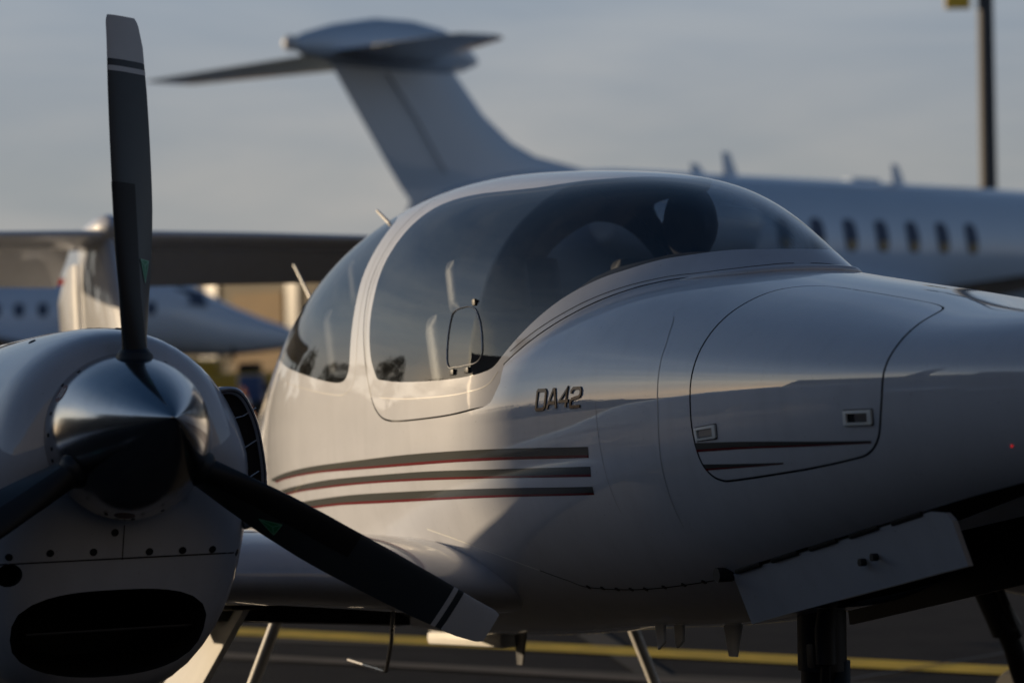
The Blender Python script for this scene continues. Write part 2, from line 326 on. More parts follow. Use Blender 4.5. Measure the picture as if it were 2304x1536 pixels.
def nrm(x, ph, mode):
    e = 1e-4
    a = pos(x + e, ph, mode) - pos(x - e, ph, mode); b = pos(x, ph + e, mode) - pos(x, ph - e, mode)
    n = np.cross(a, b); n /= np.linalg.norm(n, axis=-1, keepdims=True) + 1e-12
    # outward: compare with radial direction
    rd = np.stack([0 * x, -np.cos(ph), np.sin(ph)], -1); s = np.sign((n * rd).sum(-1)); s[s == 0] = 1
    return n * s[:, None]
def spos(x, ph, mode, off):
    x = np.atleast_1d(np.asarray(x, float)); ph = np.atleast_1d(np.asarray(ph, float))
    return pos(x, ph, mode) + nrm(x, ph, mode) * off

SC = 0.55  # scale of the angle axis in the flat layout
D2 = math.pi / 180
# curves on the shell, in (station x, angle) -- angle in degrees
phs = np.arange(90, 13, -1.5); crease = []
for p_ in phs:
    xs = np.linspace(-1.0, .35, 800); rb, rc = radii(xs, np.full_like(xs, p_ * D2)); d = rb - rc
    i = np.where((d[:-1] < 0) & (d[1:] >= 0))[0]
    crease.append((float(xs[i[-1]]) if len(i) else -.66, float(p_)))
crease = [(x, p) for x, p in crease if p > 17 or x > -.9]
ix = [(x, p) for x, p in crease if p > 16]
sill = [(-.700, 11.0), (-.726, 6.9), (-.748, 5.6), (-.80, 4.8), (-.981, 3.8), (-1.232, 3.8), (-1.36, 4.3), (-1.44, 5.7), (-1.497, 8.9), (-1.534, 13.3), (-1.574, 19.4), (-1.623, 27.7), (-1.661, 35.7), (-1.685, 42.6), (-1.69, 52), (-1.68, 65), (-1.67, 80), (-1.67, 90), (-1.67, 97)]
loopK = [(ix[0][0], 97.0)] + ix + list(map(tuple, catmull(sill, 4)))
glassF = [(-1.439, 15.6), (-1.30, 14.3), (-1.062, 13.4), (-.868, 13.4), (-.793, 14.4), (-.752, 16), (-.717, 19.6), (-.674, 24.2), (-.623, 29.5), (-.55, 36.4), (-.478, 42.1), (-.423, 46), (-.369, 49.4), (-.277, 55.8), (-.195, 61.7), (-.135, 69), (-.095, 78.9), (-.085, 90), (-.085, 97)]
glassB = [(-.60, 97), (-.60, 91), (-.635, 86), (-.70, 81), (-.79, 75.6), (-.981, 69.2), (-1.155, 67.2), (-1.321, 66.3), (-1.46, 64.8), (-1.555, 62), (-1.605, 57), (-1.628, 49.4), (-1.628, 44), (-1.612, 38.2), (-1.589, 30.7), (-1.546, 22.6), (-1.50, 18), (-1.475, 16.2)]
loopG = list(map(tuple, catmull(glassF, 3))) + list(map(tuple, catmull(glassB + glassF[:1], 3)))[:-1]
rearW = [(-2.665, 31.7), (-2.45, 26.3), (-2.306, 23.4), (-2.085, 20), (-1.91, 17.8), (-1.80, 17.0), (-1.745, 17.9), (-1.722, 21.2), (-1.738, 29.4), (-1.757, 36.9), (-1.78, 43.6), (-1.79, 49.5), (-1.80, 55), (-1.83, 60), (-1.90, 63), (-2.0, 64), (-2.3, 62), (-2.55, 56), (-2.72, 47), (-2.78, 40), (-2.76, 35)]
loopR = list(map(tuple, catmull(rearW, 3, True)))
bag = [(.276, 16.2), (.278, 8.1), (.276, 2.1), (.272, -7.4), (.280, -15.6), (.302, -19.9), (.340, -22.2), (.40, -22.6), (.664, -21.6), (.821, -20.3), (.889, -18.9), (.935, -14.6), (.959, -8.0), (.973, -.7), (.977, 7.0), (.966, 14.1), (.922, 26.1), (.883, 36.7), (.845, 43.5), (.771, 49.5), (.645, 53.5), (.403, 57.5), (.31, 54.5), (.262, 45.5), (.262, 31.7), (.270, 22.8)]
loopB = list(map(tuple, catmull(bag, 4, True)))
bayc = [(.10, -97), (.10, -60), (.118, -52), (.165, -49.9), (.444, -46.9), (.705, -44.3), (.962, -40.7), (1.239, -36.5), (1.42, -36), (1.47, -42), (1.48, -60), (1.48, -97)]
loopY = bayc

def flat(l): return np.array([(x, p * D2 * SC) for x, p in l])
def resample(P, step=.012, closed=True):
    Q = np.vstack([P, P[:1]]) if closed else P
    out = []
    for a, b in zip(Q[:-1], Q[1:]):
        n = max(1, int(np.linalg.norm(b - a) / step))
        for k in range(n): out.append(a + (b - a) * k / n)
    if not closed: out.append(Q[-1])
    return np.array(out)
def offset(P, d):
    n = len(P); A = 0.5 * np.sum(P[:, 0] * np.roll(P[:, 1], -1) - np.roll(P[:, 0], -1) * P[:, 1]); sg = 1 if A > 0 else -1
    t = np.roll(P, -1, 0) - np.roll(P, 1, 0); t /= np.linalg.norm(t, axis=1, keepdims=True) + 1e-12
    nn = np.stack([t[:, 1], -t[:, 0]], 1) * sg
    return P + nn * d
def inside(poly, pts):
    x, y = pts[:, 0], pts[:, 1]; r = np.zeros(len(pts), bool); n = len(poly); j = n - 1
    for i in range(n):
        xi, yi = poly[i]; xj, yj = poly[j]
        c = ((yi > y) != (yj > y)); 
        r ^= c & (x < (xj - xi) * (y - yi) / ((yj - yi) if yj != yi else 1e-12) + xi); j = i
    return r
fK, fG, fR, fB, fY = (resample(flat(l)) for l in (loopK, loopG, loopR, loopB, loopY))
fKo, fKi = offset(fK, .0022), offset(fK, -.0022)
fBo, fBi = offset(fB, .0030), offset(fB, -.0030)
xs = np.concatenate([np.linspace(2.05, 1.9, 9)[:-1], np.arange(1.9, -3.9, -.028), np.linspace(-3.9, -8.3, 26)])
ps = np.linspace(-90, 90, 81) * D2 * SC
GX, GP = np.meshgrid(xs, ps, indexing='ij'); pts = np.stack([GX.ravel(), GP.ravel()], 1)
loops = [fKo, fKi, fG, fR, fBo, fBi, fY]
allc = np.vstack(loops); keep = np.ones(len(pts), bool)
for c0 in range(0, len(allc), 200):
    d = np.abs(pts[:, None, :] - allc[None, c0:c0 + 200, :]).max(2).min(1); keep &= d > .006
edge = (np.abs(np.abs(pts[:, 1]) - 90 * D2 * SC) < 1e-6)
pts = pts[keep | edge]
V2 = [tuple(p) for p in pts]; E2 = []
for l in loops:
    b0 = len(V2); V2 += [tuple(p) for p in l]; n = len(l); E2 += [(b0 + i, b0 + (i + 1) % n) for i in range(n)]
for s_ in (-1, 1):
    b0 = len(V2); V2 += [(2.05, s_ * 90 * D2 * SC), (-8.3, s_ * 90 * D2 * SC)]; E2.append((b0, b0 + 1))
rv, re_, rf, _, _, _ = geometry.delaunay_2d_cdt([Vector(v) for v in V2], E2, [], 0, 1e-7)
rv = np.array([tuple(v) for v in rv]); rf = np.array([f for f in rf if len(f) == 3])
cen = rv[rf].mean(1)
lim = 90 * D2 * SC
ok = (np.abs(cen[:, 1]) < lim) & (cen[:, 0] < 2.05) & (cen[:, 0] > -8.3); rf = rf[ok]; cen = cen[ok]
inK, inKi, inG, inR, inBo, inBi, inY = (inside(l, cen) for l in (fKo, fKi, fG, fR, fBo, fBi, fY))
reg = np.full(len(cen), 'body', dtype='<U8')
reg[inK] = 'gapK'; reg[inKi] = 'frame'; reg[inG & inKi] = 'glassF'; reg[inR & ~inK] = 'glassR'; reg[inBo] = 'gapB'; reg[inBi] = 'bag'; reg[inY] = 'bay'

def shell(name, sel, mode, m, parent, off=0.0, flip=False, mirror=True, offs_n=True):
    fs = rf[sel]; ids, inv = np.unique(fs, return_inverse=True); inv = inv.reshape(-1, 3)
    x = rv[ids, 0]; ph = np.clip(rv[ids, 1] / SC, -math.pi / 2, math.pi / 2)
    P = pos(x, ph, mode); n = nrm(x, ph, mode)
    top = np.abs(np.abs(ph) - math.pi / 2) < 1e-5
    n[top, 1] = 0; n /= np.linalg.norm(n, axis=1, keepdims=True)
    P = P + n * off
    # winding
    a, b, c = P[inv[:, 0]], P[inv[:, 1]], P[inv[:, 2]]; fn = np.cross(b - a, c - a); bad = (fn * n[inv[:, 0]]).sum(1) < 0
    inv[bad] = inv[bad][:, ::-1]
    V, F, NN = P, inv, n
    if mirror == 'two':
        pr_, pl_ = parent if isinstance(parent, tuple) else (parent, parent)
        return (mesh(name, P, inv, m, pr_, normals=n), mesh(name, P * [1, -1, 1], inv[:, ::-1], m, pl_, normals=n * [1, -1, 1]))
    if mirror:
        P2 = P * [1, -1, 1]; n2 = n * [1, -1, 1]; V = np.vstack([P, P2]); NN = np.vstack([n, n2]); F = np.vstack([inv, inv[:, ::-1] + len(P)])
    if flip: F = F[:, ::-1]; NN = -NN
    return mesh(name, V, F, m, parent, normals=NN)
fus = shell('fuselage_shell', reg == 'body', 'body', M['paint'], plane)
frame = shell('canopy_frame', reg == 'frame', 'can', M['paint'], plane)
shell('windshield', reg == 'glassF', 'can', M['glass'], frame)
shell('rear_window', reg == 'glassR', 'body', M['glass_smoke'], plane, mirror='two')
bagdoors = shell('baggage_door', reg == 'bag', 'body', M['paint'], plane, mirror='two'); bagdoor = bagdoors[0]
shell('canopy_seal', reg == 'gapK', 'min', M['seam'], plane, off=-.010)
shell('door_gap', reg == 'gapB', 'body', M['seam'], bagdoors, off=-.008, mirror='two')
shell('cabin_lining', (reg == 'body') & (cen[:, 0] < -.25) & (cen[:, 0] > -3.3), 'body', M['liner'], fus, off=-.016, flip=True)
shell('roof_lining', reg == 'frame', 'can', M['liner'], frame, off=-.013, flip=True)
shell('gear_bay', reg == 'bay', 'body', M['black'], plane, off=-.13)

def onshell(l, mode='body', off=.0008): 
    a = np.array(l, float); return spos(a[:, 0], a[:, 1] * D2, mode, off)
def mirrored(v, f):
    v = np.asarray(v, float); n = len(v); return np.vstack([v, v * [1, -1, 1]]), [tuple(q) for q in f] + [tuple(i + n for i in q)[::-1] for q in f]
def band(name, top, bot, m, parent, n=40, mode='body', off=.0008, mirror=True, rows=3, smooth=True):
    """sticker between two curves on the shell"""
    t = catmull(top, 8); b = catmull(bot, 8)
    def rs(c):
        d = np.concatenate([[0], np.cumsum(np.linalg.norm(np.diff(c, axis=0) * [1, D2 * SC], axis=1))]); u = np.linspace(0, d[-1], n); return np.stack([np.interp(u, d, c[:, 0]), np.interp(u, d, c[:, 1])], 1)
    t, b = rs(t), rs(b); V = []; NN = []
    for k in range(rows + 1):
        c = t + (b - t) * k / rows; V.append(spos(c[:, 0], c[:, 1] * D2, mode, off)); NN.append(nrm(c[:, 0], c[:, 1] * D2, mode))
    V = np.vstack(V); NN = np.vstack(NN); F = []
    for k in range(rows):
        for i in range(n - 1):
            a = k * n + i; F.append((a, a + n, a + n + 1, a + 1))
    a, b2, c2 = V[F[0][0]], V[F[0][1]], V[F[0][2]]
    if np.dot(np.cross(b2 - a, c2 - a), NN[0]) < 0: F = [f[::-1] for f in F]
    if mirror:
        pr_, pl_ = parent if isinstance(parent, tuple) else (parent, parent)
        return (mesh(name, V, F, m, pr_, normals=NN), mesh(name, V * [1, -1, 1], [tuple(q)[::-1] for q in F], m, pl_, normals=NN * [1, -1, 1]))
    return mesh(name, V, F, m, parent, normals=NN)
def seam_line(name, line, w, m, parent, mode='body', off=.0006, closed=False, mirror=True, sub=8):
    c = catmull(line, sub, closed) 
    if closed: c = np.vstack([c, c[:1]])
    f = c * [1, D2 * SC]; t = np.gradient(f, axis=0); t /= np.linalg.norm(t, axis=1, keepdims=True) + 1e-12
    nn = np.stack([-t[:, 1], t[:, 0]], 1) * w / 2
    a = (f + nn) / [1, D2 * SC]; b = (f - nn) / [1, D2 * SC]
    V = np.vstack([onshell(a, mode, off), onshell(b, mode, off)]); n = len(a); F = [(i, i + n, i + n + 1, i + 1) for i in range(n - 1)]
    NN = np.vstack([nrm(a[:, 0], a[:, 1] * D2, mode), nrm(b[:, 0], b[:, 1] * D2, mode)])
    if np.dot(np.cross(V[F[0][1]] - V[F[0][0]], V[F[0][2]] - V[F[0][0]]), NN[0]) < 0: F = [q[::-1] for q in F]
    if mirror:
        pr_, pl_ = parent if isinstance(parent, tuple) else (parent, parent)
        return (mesh(name, V, F, m, pr_, normals=NN), mesh(name, V * [1, -1, 1], [tuple(q)[::-1] for q in F], m, pl_, normals=NN * [1, -1, 1]))
    return mesh(name, V, F, m, parent, normals=NN)

# --- stripes along the cabin side: grey with a thin red lower edge
S1t = [(-2.75, -7.9), (-2.622, -7.4), (-2.093, -5.6), (-1.674, -5.1), (-1.223, -5.3), (-.753, -6.7), (-.215, -9.6)]
S1b = [(-2.60, -9.4), (-2.449, -8.7), (-1.924, -7.5), (-1.231, -8.3), (-.761, -9.7), (-.219, -12.5)]
S2t = [(-2.55, -12.0), (-2.3, -11.0), (-1.85, -9.6), (-1.238, -10.1), (-.769, -12.0), (-.22, -14.8)]
S2b = [(-2.45, -13.6), (-2.175, -12.5), (-1.701, -11.7), (-1.247, -12.4), (-.779, -14.4), (-.227, -17.5)]
S3t = [(-2.35, -16.2), (-2.075, -15.1), (-1.717, -14.4), (-1.262, -15.1), (-.792, -17.0), (-.232, -20.1)]
S3b = [(-2.30, -18.4), (-1.982, -17.3), (-1.737, -17.1), (-1.279, -17.8), (-.807, -19.4), (-.236, -22.3)]
def lerpc(a, b, k):
    A = catmull(a, 8); B = catmull(b, 8); u = np.linspace(0, 1, 14)
    f = lambda c: np.stack([np.interp(u, np.linspace(0, 1, len(c)), c[:, 0]), np.interp(u, np.linspace(0, 1, len(c)), c[:, 1])], 1)
    A, B = f(A), f(B); return list(map(tuple, A + (B - A) * k))
for t_, b_ in ((S1t, S1b), (S2t, S2b), (S3t, S3b)):
    band('grey_stripe', t_, lerpc(t_, b_, .74), M['grey_stripe'], fus, 60)
    band('red_stripe', lerpc(t_, b_, .74), b_, M['red_stripe'], fus, 60)
# --- baggage door stripes
bs = dict(a=[(.276, -11.7), (.523, -12.7), (.91, -15.4)], b=[(.276, -14.1), (.519, -14.5), (.908, -16.1)], c=[(.290, -17.5), (.45, -18.3), (.599, -19.0)], d=[(.297, -19.2), (.45, -19.3), (.597, -19.4)])
for t_, b_ in ((bs['a'], bs['b']), (bs['c'], bs['d'])):
    band('grey_stripe', t_, lerpc(t_, b_, .72), M['grey_stripe'], bagdoors, 30, off=.001)
    band('red_stripe', lerpc(t_, b_, .72), b_, M['red_stripe'], bagdoors, 30, off=.001)
# --- moulded seams
seam_line('section_seam', [(.05, 27), (.076, 24.1), (.112, 17), (.121, 13), (.13, 7), (.132, 0), (.125, -8), (.113, -16), (.106, -24), (.10, -34)], .0022, M['faint'], fus)
seam_line('panel_seam', [(-.16, 2), (-.158, -4), (-.15, -20), (-.14, -28)], .0015, M['faint'], fus)
seam_line('belly_seam', [(-.734, -41.5), (-.63, -45.9), (-.551, -49.1), (-.292, -51.7), (.09, -52.5)], .004, M['seam'], fus)
seam_line('fairing_seam', [(-1.25, -25.6), (-1.11, -29.0), (-.943, -34.0), (-.84, -37.6), (-.734, -41.5)], .0035, M['handle'], fus)
seam_line('window_frame_seam', [(-2.5, 23.5), (-2.35, 20.0), (-2.068, 16.2), (-1.83, 13.8), (-1.735, 13.8), (-1.675, 16.5), (-1.665, 22), (-1.69, 32), (-1.72, 42), (-1.735, 50), (-1.745, 58)], .002, M['faint'], fus)
seam_line('pillar_seam', [(-1.52, 11.5), (-1.555, 16.5), (-1.60, 26), (-1.64, 35.7), (-1.66, 45), (-1.655, 56), (-1.63, 62)], .0022, M['faint'], frame, mode='can')
seam_line('sill_seam', [(-1.45, 11), (-1.25, 9.6), (-1.0, 9.0), (-.85, 9.4), (-.775, 11), (-.735, 14.5)], .0022, M['faint'], frame, mode='can')
seam_line('frame_seam', [(x - .018, p + .6) for x, p in ix[3::4]], .002, M['seam'], frame, mode='can')

for k in range(9):
    x_, p_ = np.interp(k, [0, 4, 8], [-.56, -.29, .08]), np.interp(k, [0, 2, 4, 8], [-48.8, -50.6, -51.7, -52.4])
    bm = bmesh.new(); n_ = Vector(nrm(np.array([x_]), np.array([p_ * D2]), 'body')[0]); q = n_.to_track_quat('Z', 'Y').to_matrix().to_4x4(); q.translation = Vector(spos(x_, p_ * D2, 'body', 0)[0]); lathe(bm, [(-.002, .0075), (.0015, .0075), (.002, .004), (.001, .0001)], 'Z', 12); bm.transform(q); bmobj('belly_screw', bm, M['dark_metal_or_shade'], fus, sharp=40)
# --- raised badge, letter by letter
def glyph_poly(strokes, thick): return strokes
def badge():
    T0 = 0.17
    G = {'D': [[(0, 0), (0, 1)], [(0, 1), (.78, 1), (.92, .85), (.92, 0.15), (.78, 0), (0, 0)]],
         'A': [[(0, 0), (.5, 1), (.62, 1), (.95, 0)], [(.2, .3), (.82, .3)]],
         '4': [[(.72, 0), (.72, 1), (.05, .34), (.95, .34)]],
         '2': [[(.0, .72), (.0, .86), (.16, 1), (.8, 1), (.92, .86), (.92, .64), (.8, .52), (.14, .42), (.0, .28), (0, 0), (.95, 0)]]}
    names = {'D': 'letter_d', 'A': 'letter_a', '4': 'digit_four', '2': 'digit_two'}
    def uv(s, t):
        xa = -.468 + .243 * s; lo = 2.0 - .65 * s; hi = 7.1 - .95 * s
        return xa + .006 * t, lo + (hi - lo) * t
    for i, ch in enumerate('DA42'):
        bm = bmesh.new()
        s0 = [0.0, .245, .50, .755][i]; sw = .215
        for st in G[ch]:
            # thick polyline in glyph space, aspect-corrected
            P = np.array(st, float) * [sw * .243, .048]; L = len(P); lft = []; rgt = []
            th = .0080
            for k in range(L):
                d0 = P[k] - P[k - 1] if k > 0 else P[1] - P[0]; d1 = P[k + 1] - P[k] if k < L - 1 else P[-1] - P[-2]
                d0 /= np.linalg.norm(d0) + 1e-9; d1 /= np.linalg.norm(d1) + 1e-9; n0 = np.array([-d0[1], d0[0]]); n1 = np.array([-d1[1], d1[0]])
                mn = n0 + n1; mn /= np.linalg.norm(mn) + 1e-9; sc = th / 2 / max(.45, mn @ n1)
                e0 = d0 * 0
                lft.append(P[k] + mn * sc); rgt.append(P[k] - mn * sc)
            def put(q, off):
                s = s0 + q[0] / .243; t = q[1] / .048; x, p = uv(s, t); return Vector(spos(x, p * D2, 'body', off)[0])
            rings = []
            for a, b in zip(lft, rgt): rings.append([put(a, .0006), put(b, .0006), put(b, .0035), put(a, .0035)])
            rings_mesh(bm, rings)
        o = bmobj(names[ch], bm, M['chrome_dark'], fus, smooth=False)
badge()

# --- flush handles on the baggage door
def handle(c, plate):
    c = np.array(c, float)   # TL, TR, BR, BL
    def bil(u, v): return (c[0] * (1 - u) + c[1] * u) * (1 - v) + (c[3] * (1 - u) + c[2] * u) * v
    def P(u, v, o): q = bil(u, v); return Vector(spos(q[0], q[1] * D2, 'body', o)[0])
    bm = bmesh.new(); out = [(0.04, 0), (.96, 0), (1, .06), (1, .94), (.96, 1), (.04, 1), (0, .94), (0, .06)]; a = .13; bb = .2
    inn = [(a, bb), (1 - a, bb), (1 - a, bb + .01), (1 - a, 1 - bb), (1 - a, 1 - bb + .01), (a, 1 - bb), (a, 1 - bb - .01), (a, bb + .01)]
    rings_mesh(bm, [[P(u, v, .0005) for u, v in out], [P(u, v, .005) for u, v in out], [P(u, v, .006) for u, v in inn], [P(u, v, .0012) for u, v in inn]], cap0=False, cap1=False)
    k2 = .035; bm2 = bmesh.new(); rings_mesh(bm2, [[P(u * (1 + 2 * k2) - k2, v * (1 + 4 * k2) - 2 * k2, .0007) for u, v in out]], cap0=False); bmobj('latch_shadow_gap', bm2, M['seam'], bagdoor, smooth=False)
    o = bmobj('latch_handle', bm, M['handle'], bagdoor, smooth=True, sharp=30)
    bm = bmesh.new(); k = plate
    rings_mesh(bm, [[P(u, v, .0010) for u, v in ((a + k, bb), (1 - a, bb), (1 - a, 1 - bb), (a + k, 1 - bb))], [P(u, v, .0032) for u, v in ((a + k + .02, bb + .05), (1 - a - .03, bb + .05), (1 - a - .03, 1 - bb - .05), (a + k + .02, 1 - bb - .05))]])
    bmobj('latch_plate', bm, M['handle_in'], bagdoor, smooth=False)
    bm = bmesh.new(); rings_mesh(bm, [[P(u, v, .0009) for u, v in ((a, bb), (1 - a, bb), (1 - a, 1 - bb), (a, 1 - bb))]], cap0=False)
    bmobj('latch_recess', bm, M['black'], bagdoor, smooth=False)
handle([(.285, -7.8), (.374, -7.2), (.370, -10.9), (.285, -11.2)], .03)
handle([(.846, -6.4), (.935, -6.7), (.929, -10.9), (.841, -10.5)], .26)

# --- vent window set into the windshield side
vent = [(-.986, 16.9), (-1.003, 22.6), (-1.006, 29.0), (-.990, 31.0), (-.94, 31.7), (-.892, 31.5), (-.856, 30.0), (-.825, 26.5), (-.808, 22), (-.806, 18.7), (-.83, 16.8), (-.88, 16.4), (-.94, 16.3)]
vp = catmull(vent, 5, True); bm = bmesh.new(); tp = [Vector(p) for p in onshell(np.vstack([vp, vp[:1]]), 'can', .0015)]
tube(bm, tp, .0018, 6); bmobj('vent_window_rim', bm, M['handle_in'], frame)
for xx in (-.955, -.865):
    bm = bmesh.new(); c = Vector(spos(xx, 15.0 * D2, 'can', .002)[0]); box(bm, c, (.026, .008, .016), bevel=.002); bmobj('vent_hinge', bm, M['dark_metal_or_shade'], frame)
bm = bmesh.new(); c = Vector(spos(-.885, 32.6 * D2, 'can', .002)[0]); box(bm, c, (.020, .008, .018), bevel=.003); bmobj('vent_latch', bm, M['rubber'], frame)

# --- hinge fairing across the foot of the windshield
hf = []
for p_ in np.arange(50, 119, 3.0):
    pp = p_ if p_ <= 90 else 180 - p_
    xc = float(np.interp(pp, [q[1] for q in ix][::-1], [q[0] for q in ix][::-1])) + .042
    P = spos(xc, pp * D2, 'body', .000)[0]; 
    if p_ > 90: P = P * [1, -1, 1]
    hf.append(Vector(P))
bm = bmesh.new(); nh = len(hf); tube(bm, hf, [-.002 + .014 * min(1, min(i, nh - 1 - i) / 2.0 + .08) ** .5 for i in range(nh)], 14); bmobj('canopy_hinge_fairing', bm, M['paint'], plane, sharp=60)

bm = bmesh.new(); bmesh.ops.create_uvsphere(bm, u_segments=24, v_segments=16, radius=1.0); bmesh.ops.scale(bm, vec=(.028, .061, .027), verts=bm.verts); bmesh.ops.translate(bm, vec=(2.046, 0, -.1055), verts=bm.verts); bmobj('nose_cap', bm, M['paint'], fus, sharp=None)
# --- little red light on the nose
bm = bmesh.new(); bmesh.ops.create_uvsphere(bm, u_segments=8, v_segments=6, radius=.0022); bmesh.ops.translate(bm, vec=Vector(spos(1.278, -21.6 * D2, 'body', .001)[0]), verts=bm.verts); bmobj('indicator_light', bm, M['led'], fus)

# ------------------------------------------------------------------ wings
def foil(n=22):
    t = [.5 * (1 - math.cos(math.pi * i / n)) for i in range(n + 1)]
    y = lambda x: 5 * (.2969 * math.sqrt(x) - .126 * x - .3516 * x * x + .2843 * x ** 3 - .1030 * x ** 4)
    cam_ = lambda x: .10 * (x * (1 - x)) * 1.0
    up = [(x, y(x), cam_(x)) for x in t]; return up
FO = foil()
def wing_sec(y, lex, lez, chord, thick, tw=0.0):
    """closed ring, from trailing edge over the top to the nose and back below"""
    r = []
    for x, h, c in FO[::-1]: r.append((x, c + h * thick))
    for x, h, c in FO[1:]: r.append((x, c - h * thick * .85))
    ct, st = math.cos(tw), math.sin(tw); out = []
    for x, z in r:
        X, Z = x * chord, z * chord; out.append((lex - (X * ct + Z * st), y, lez + (Z * ct - X * st)))
    return out
def lerp(a, b, t): return a + (b - a) * t
root_secs = [(-.30, -1.00, -.400, 1.54, .154), (-.42, -.985, -.396, 1.55, .154), (-.50, -.975, -.390, 1.55, .154), (-.58, -.965, -.382, 1.54, .155), (-.68, -.955, -.370, 1.53, .155), (-.80, -.950, -.357, 1.52, .155), (-1.0, -.95, -.337, 1.50, .155), (-1.45, -.99, -.312, 1.44, .155), (-1.72, -1.0, -.295, 1.42, .152), (-2.2, -1.02, -.255, 1.36, .15), (-4.0, -1.12, -.10, 1.12, .14), (-6.2, -1.25, .09, .82, .13), (-6.6, -1.34, .125, .66, .12), (-6.75, -1.46, .14, .45, .11)]
for s in (1, -1):
    bm = bmesh.new(); rings = []
    for (y, lx, lz, ch, th) in root_secs:
        rings.append([(x, s * yy, z) for x, yy, z in wing_sec(y, lx, lz, ch, th, R(1.0))])
    if s < 0: rings = [r[::-1] for r in rings]
    rings_mesh(bm, rings); wg = bmobj('wing', bm, M['paint'], plane, sharp=50)
    # drooped flap between nacelle and fuselage
    bm = bmesh.new(); rr = []
    for y in (-.34, -1.40):
        x0 = -1.98 + (.0 if y < -1 else -.05); z0 = -.395 + (-.075 if y > -1 else 0.012)
        rr.append([(x0, s * y, z0 + .03), (x0 - .42, s * y, z0 - .02), (x0 - .44, s * y, z0 - .045), (x0 - .1, s * y, z0 - .05), (x0 + .02, s * y, z0 - .045)])
    if s < 0: rr = [q[::-1] for q in rr]
    rings_mesh(bm, rr); bmobj('flap', bm, M['dark_metal_or_shade'], plane, sharp=30)  # dark material paints in the shadow on the flap

# ------------------------------------------------------------------ engine nacelle, spinner, propeller
YN = -1.72
def nac_ring(s, hw, zt, zb, zc, n_u=2.05, n_l=2.5, shear=.42, seg=64):
    out = []
    for k in range(seg):
        a = 2 * math.pi * k / seg; c, sn = math.cos(a), math.sin(a); h = (zt - zc) if sn > 0 else (zc - zb); n = n_u if sn > 0 else n_l
        r = ((abs(c) / hw + 1e-9) ** n + (abs(sn) / h + 1e-9) ** n) ** (-1 / n); y, z = r * c, zc + r * sn
        out.append((s + shear * min(0.0, z + .05), YN + y, z))
    return out
bm = bmesh.new()
prof = [(.004, .14, .13, -.30), (.004, .185, .175, -0.418), (-.004, .222, .200, -0.475), (-.018, .253, .217, -0.515), (-.04, .278, .228, -0.543), (-.075, .298, .238, -0.564), (-.13, .311, .248, -0.578), (-.22, .320, .260, -0.587), (-.4, .332, .272, -0.590), (-.7, .352, .282, -0.585), (-1.1, .355, .262, -0.570), (-1.5, .325, .19, -0.543), (-1.9, .24, .09, -0.502), (-2.3, .17, .0, -0.439), (-2.7, .08, -.10, -.33), (-2.85, .01, -.17, -.21)]
rings = []
for i, (s_, hw, zt, zb) in enumerate(prof):
    k = sstep(np.array((s_ + 1.2) / 1.0)); zc = lerp((zt + zb) / 2, -.13, float(k)); rings.append(nac_ring(s_, hw, zt, zb, zc, n_u=2.05 + .45 * float(sstep(np.array((-.15 - s_) / .6))), shear=.42 * float(k)))
rings_mesh(bm, [r for r in rings]); bmesh.ops.recalc_face_normals(bm, faces=bm.faces)
me = bpy.data.meshes.new('engine_nacelle'); bm.to_mesh(me); bm.free(); me.shade_smooth()
nac = link('engine_nacelle', me, [M['paint'], M['black']], plane)
# cut the chin intake and the small round inlet
def cutter(rings):
    bm = bmesh.new(); rings_mesh(bm, rings); bmesh.ops.recalc_face_normals(bm, faces=bm.faces); m_ = bpy.data.meshes.new('cut'); bm.to_mesh(m_); bm.free(); m_.materials.append(M['black']); m_.shade_smooth()
    o = bpy.data.objects.new('cut', m_); COL.objects.link(o); return o
def mouth(x, cx=YN - .012, w=.222, zt=-.330, zb=-.525, sc=1.0, dz=0):
    out = []
    for k in range(48):
        a = 2 * math.pi * k / 48; c, s = math.cos(a), math.sin(a); zc = (zt + zb) / 2; h = (zt - zb) / 2; n = 2.9 if s > 0 else 2.3
        r = ((abs(c) / w) ** n + (abs(s) / h) ** n) ** (-1 / n); out.append((x, cx + r * c * sc, zc + r * s * sc + dz))
    return out
cut1 = cutter([mouth(.2), mouth(-.16, sc=1.0), mouth(-.34, sc=.9, dz=-.005), mouth(-.55, sc=.55)])
hole = lambda x, r: [(x, YN - .243 + r * math.cos(2 * math.pi * k / 24), -.287 + .92 * r * math.sin(2 * math.pi * k / 24)) for k in range(24)]
cut2 = cutter([hole(.2, .027), hole(-.12, .027), hole(-.20, .024)])
for o_ in (cut1, cut2):
    o_.parent = plane
    md = nac.modifiers.new('cut', 'BOOLEAN'); md.operation = 'DIFFERENCE'; md.object = o_; md.solver = 'EXACT'; md.material_mode = 'TRANSFER'
bpy.context.view_layer.update()
dg = bpy.context.evaluated_depsgraph_get(); nm = bpy.data.meshes.new_from_object(nac.evaluated_get(dg)); nac.modifiers.clear(); nac.data = nm; nm.shade_smooth(); nm.set_sharp_from_angle(angle=R(38))
nm.name = 'engine_nacelle'
for o_ in (cut1, cut2): bpy.data.objects.remove(o_)
nac_parts = [nac]
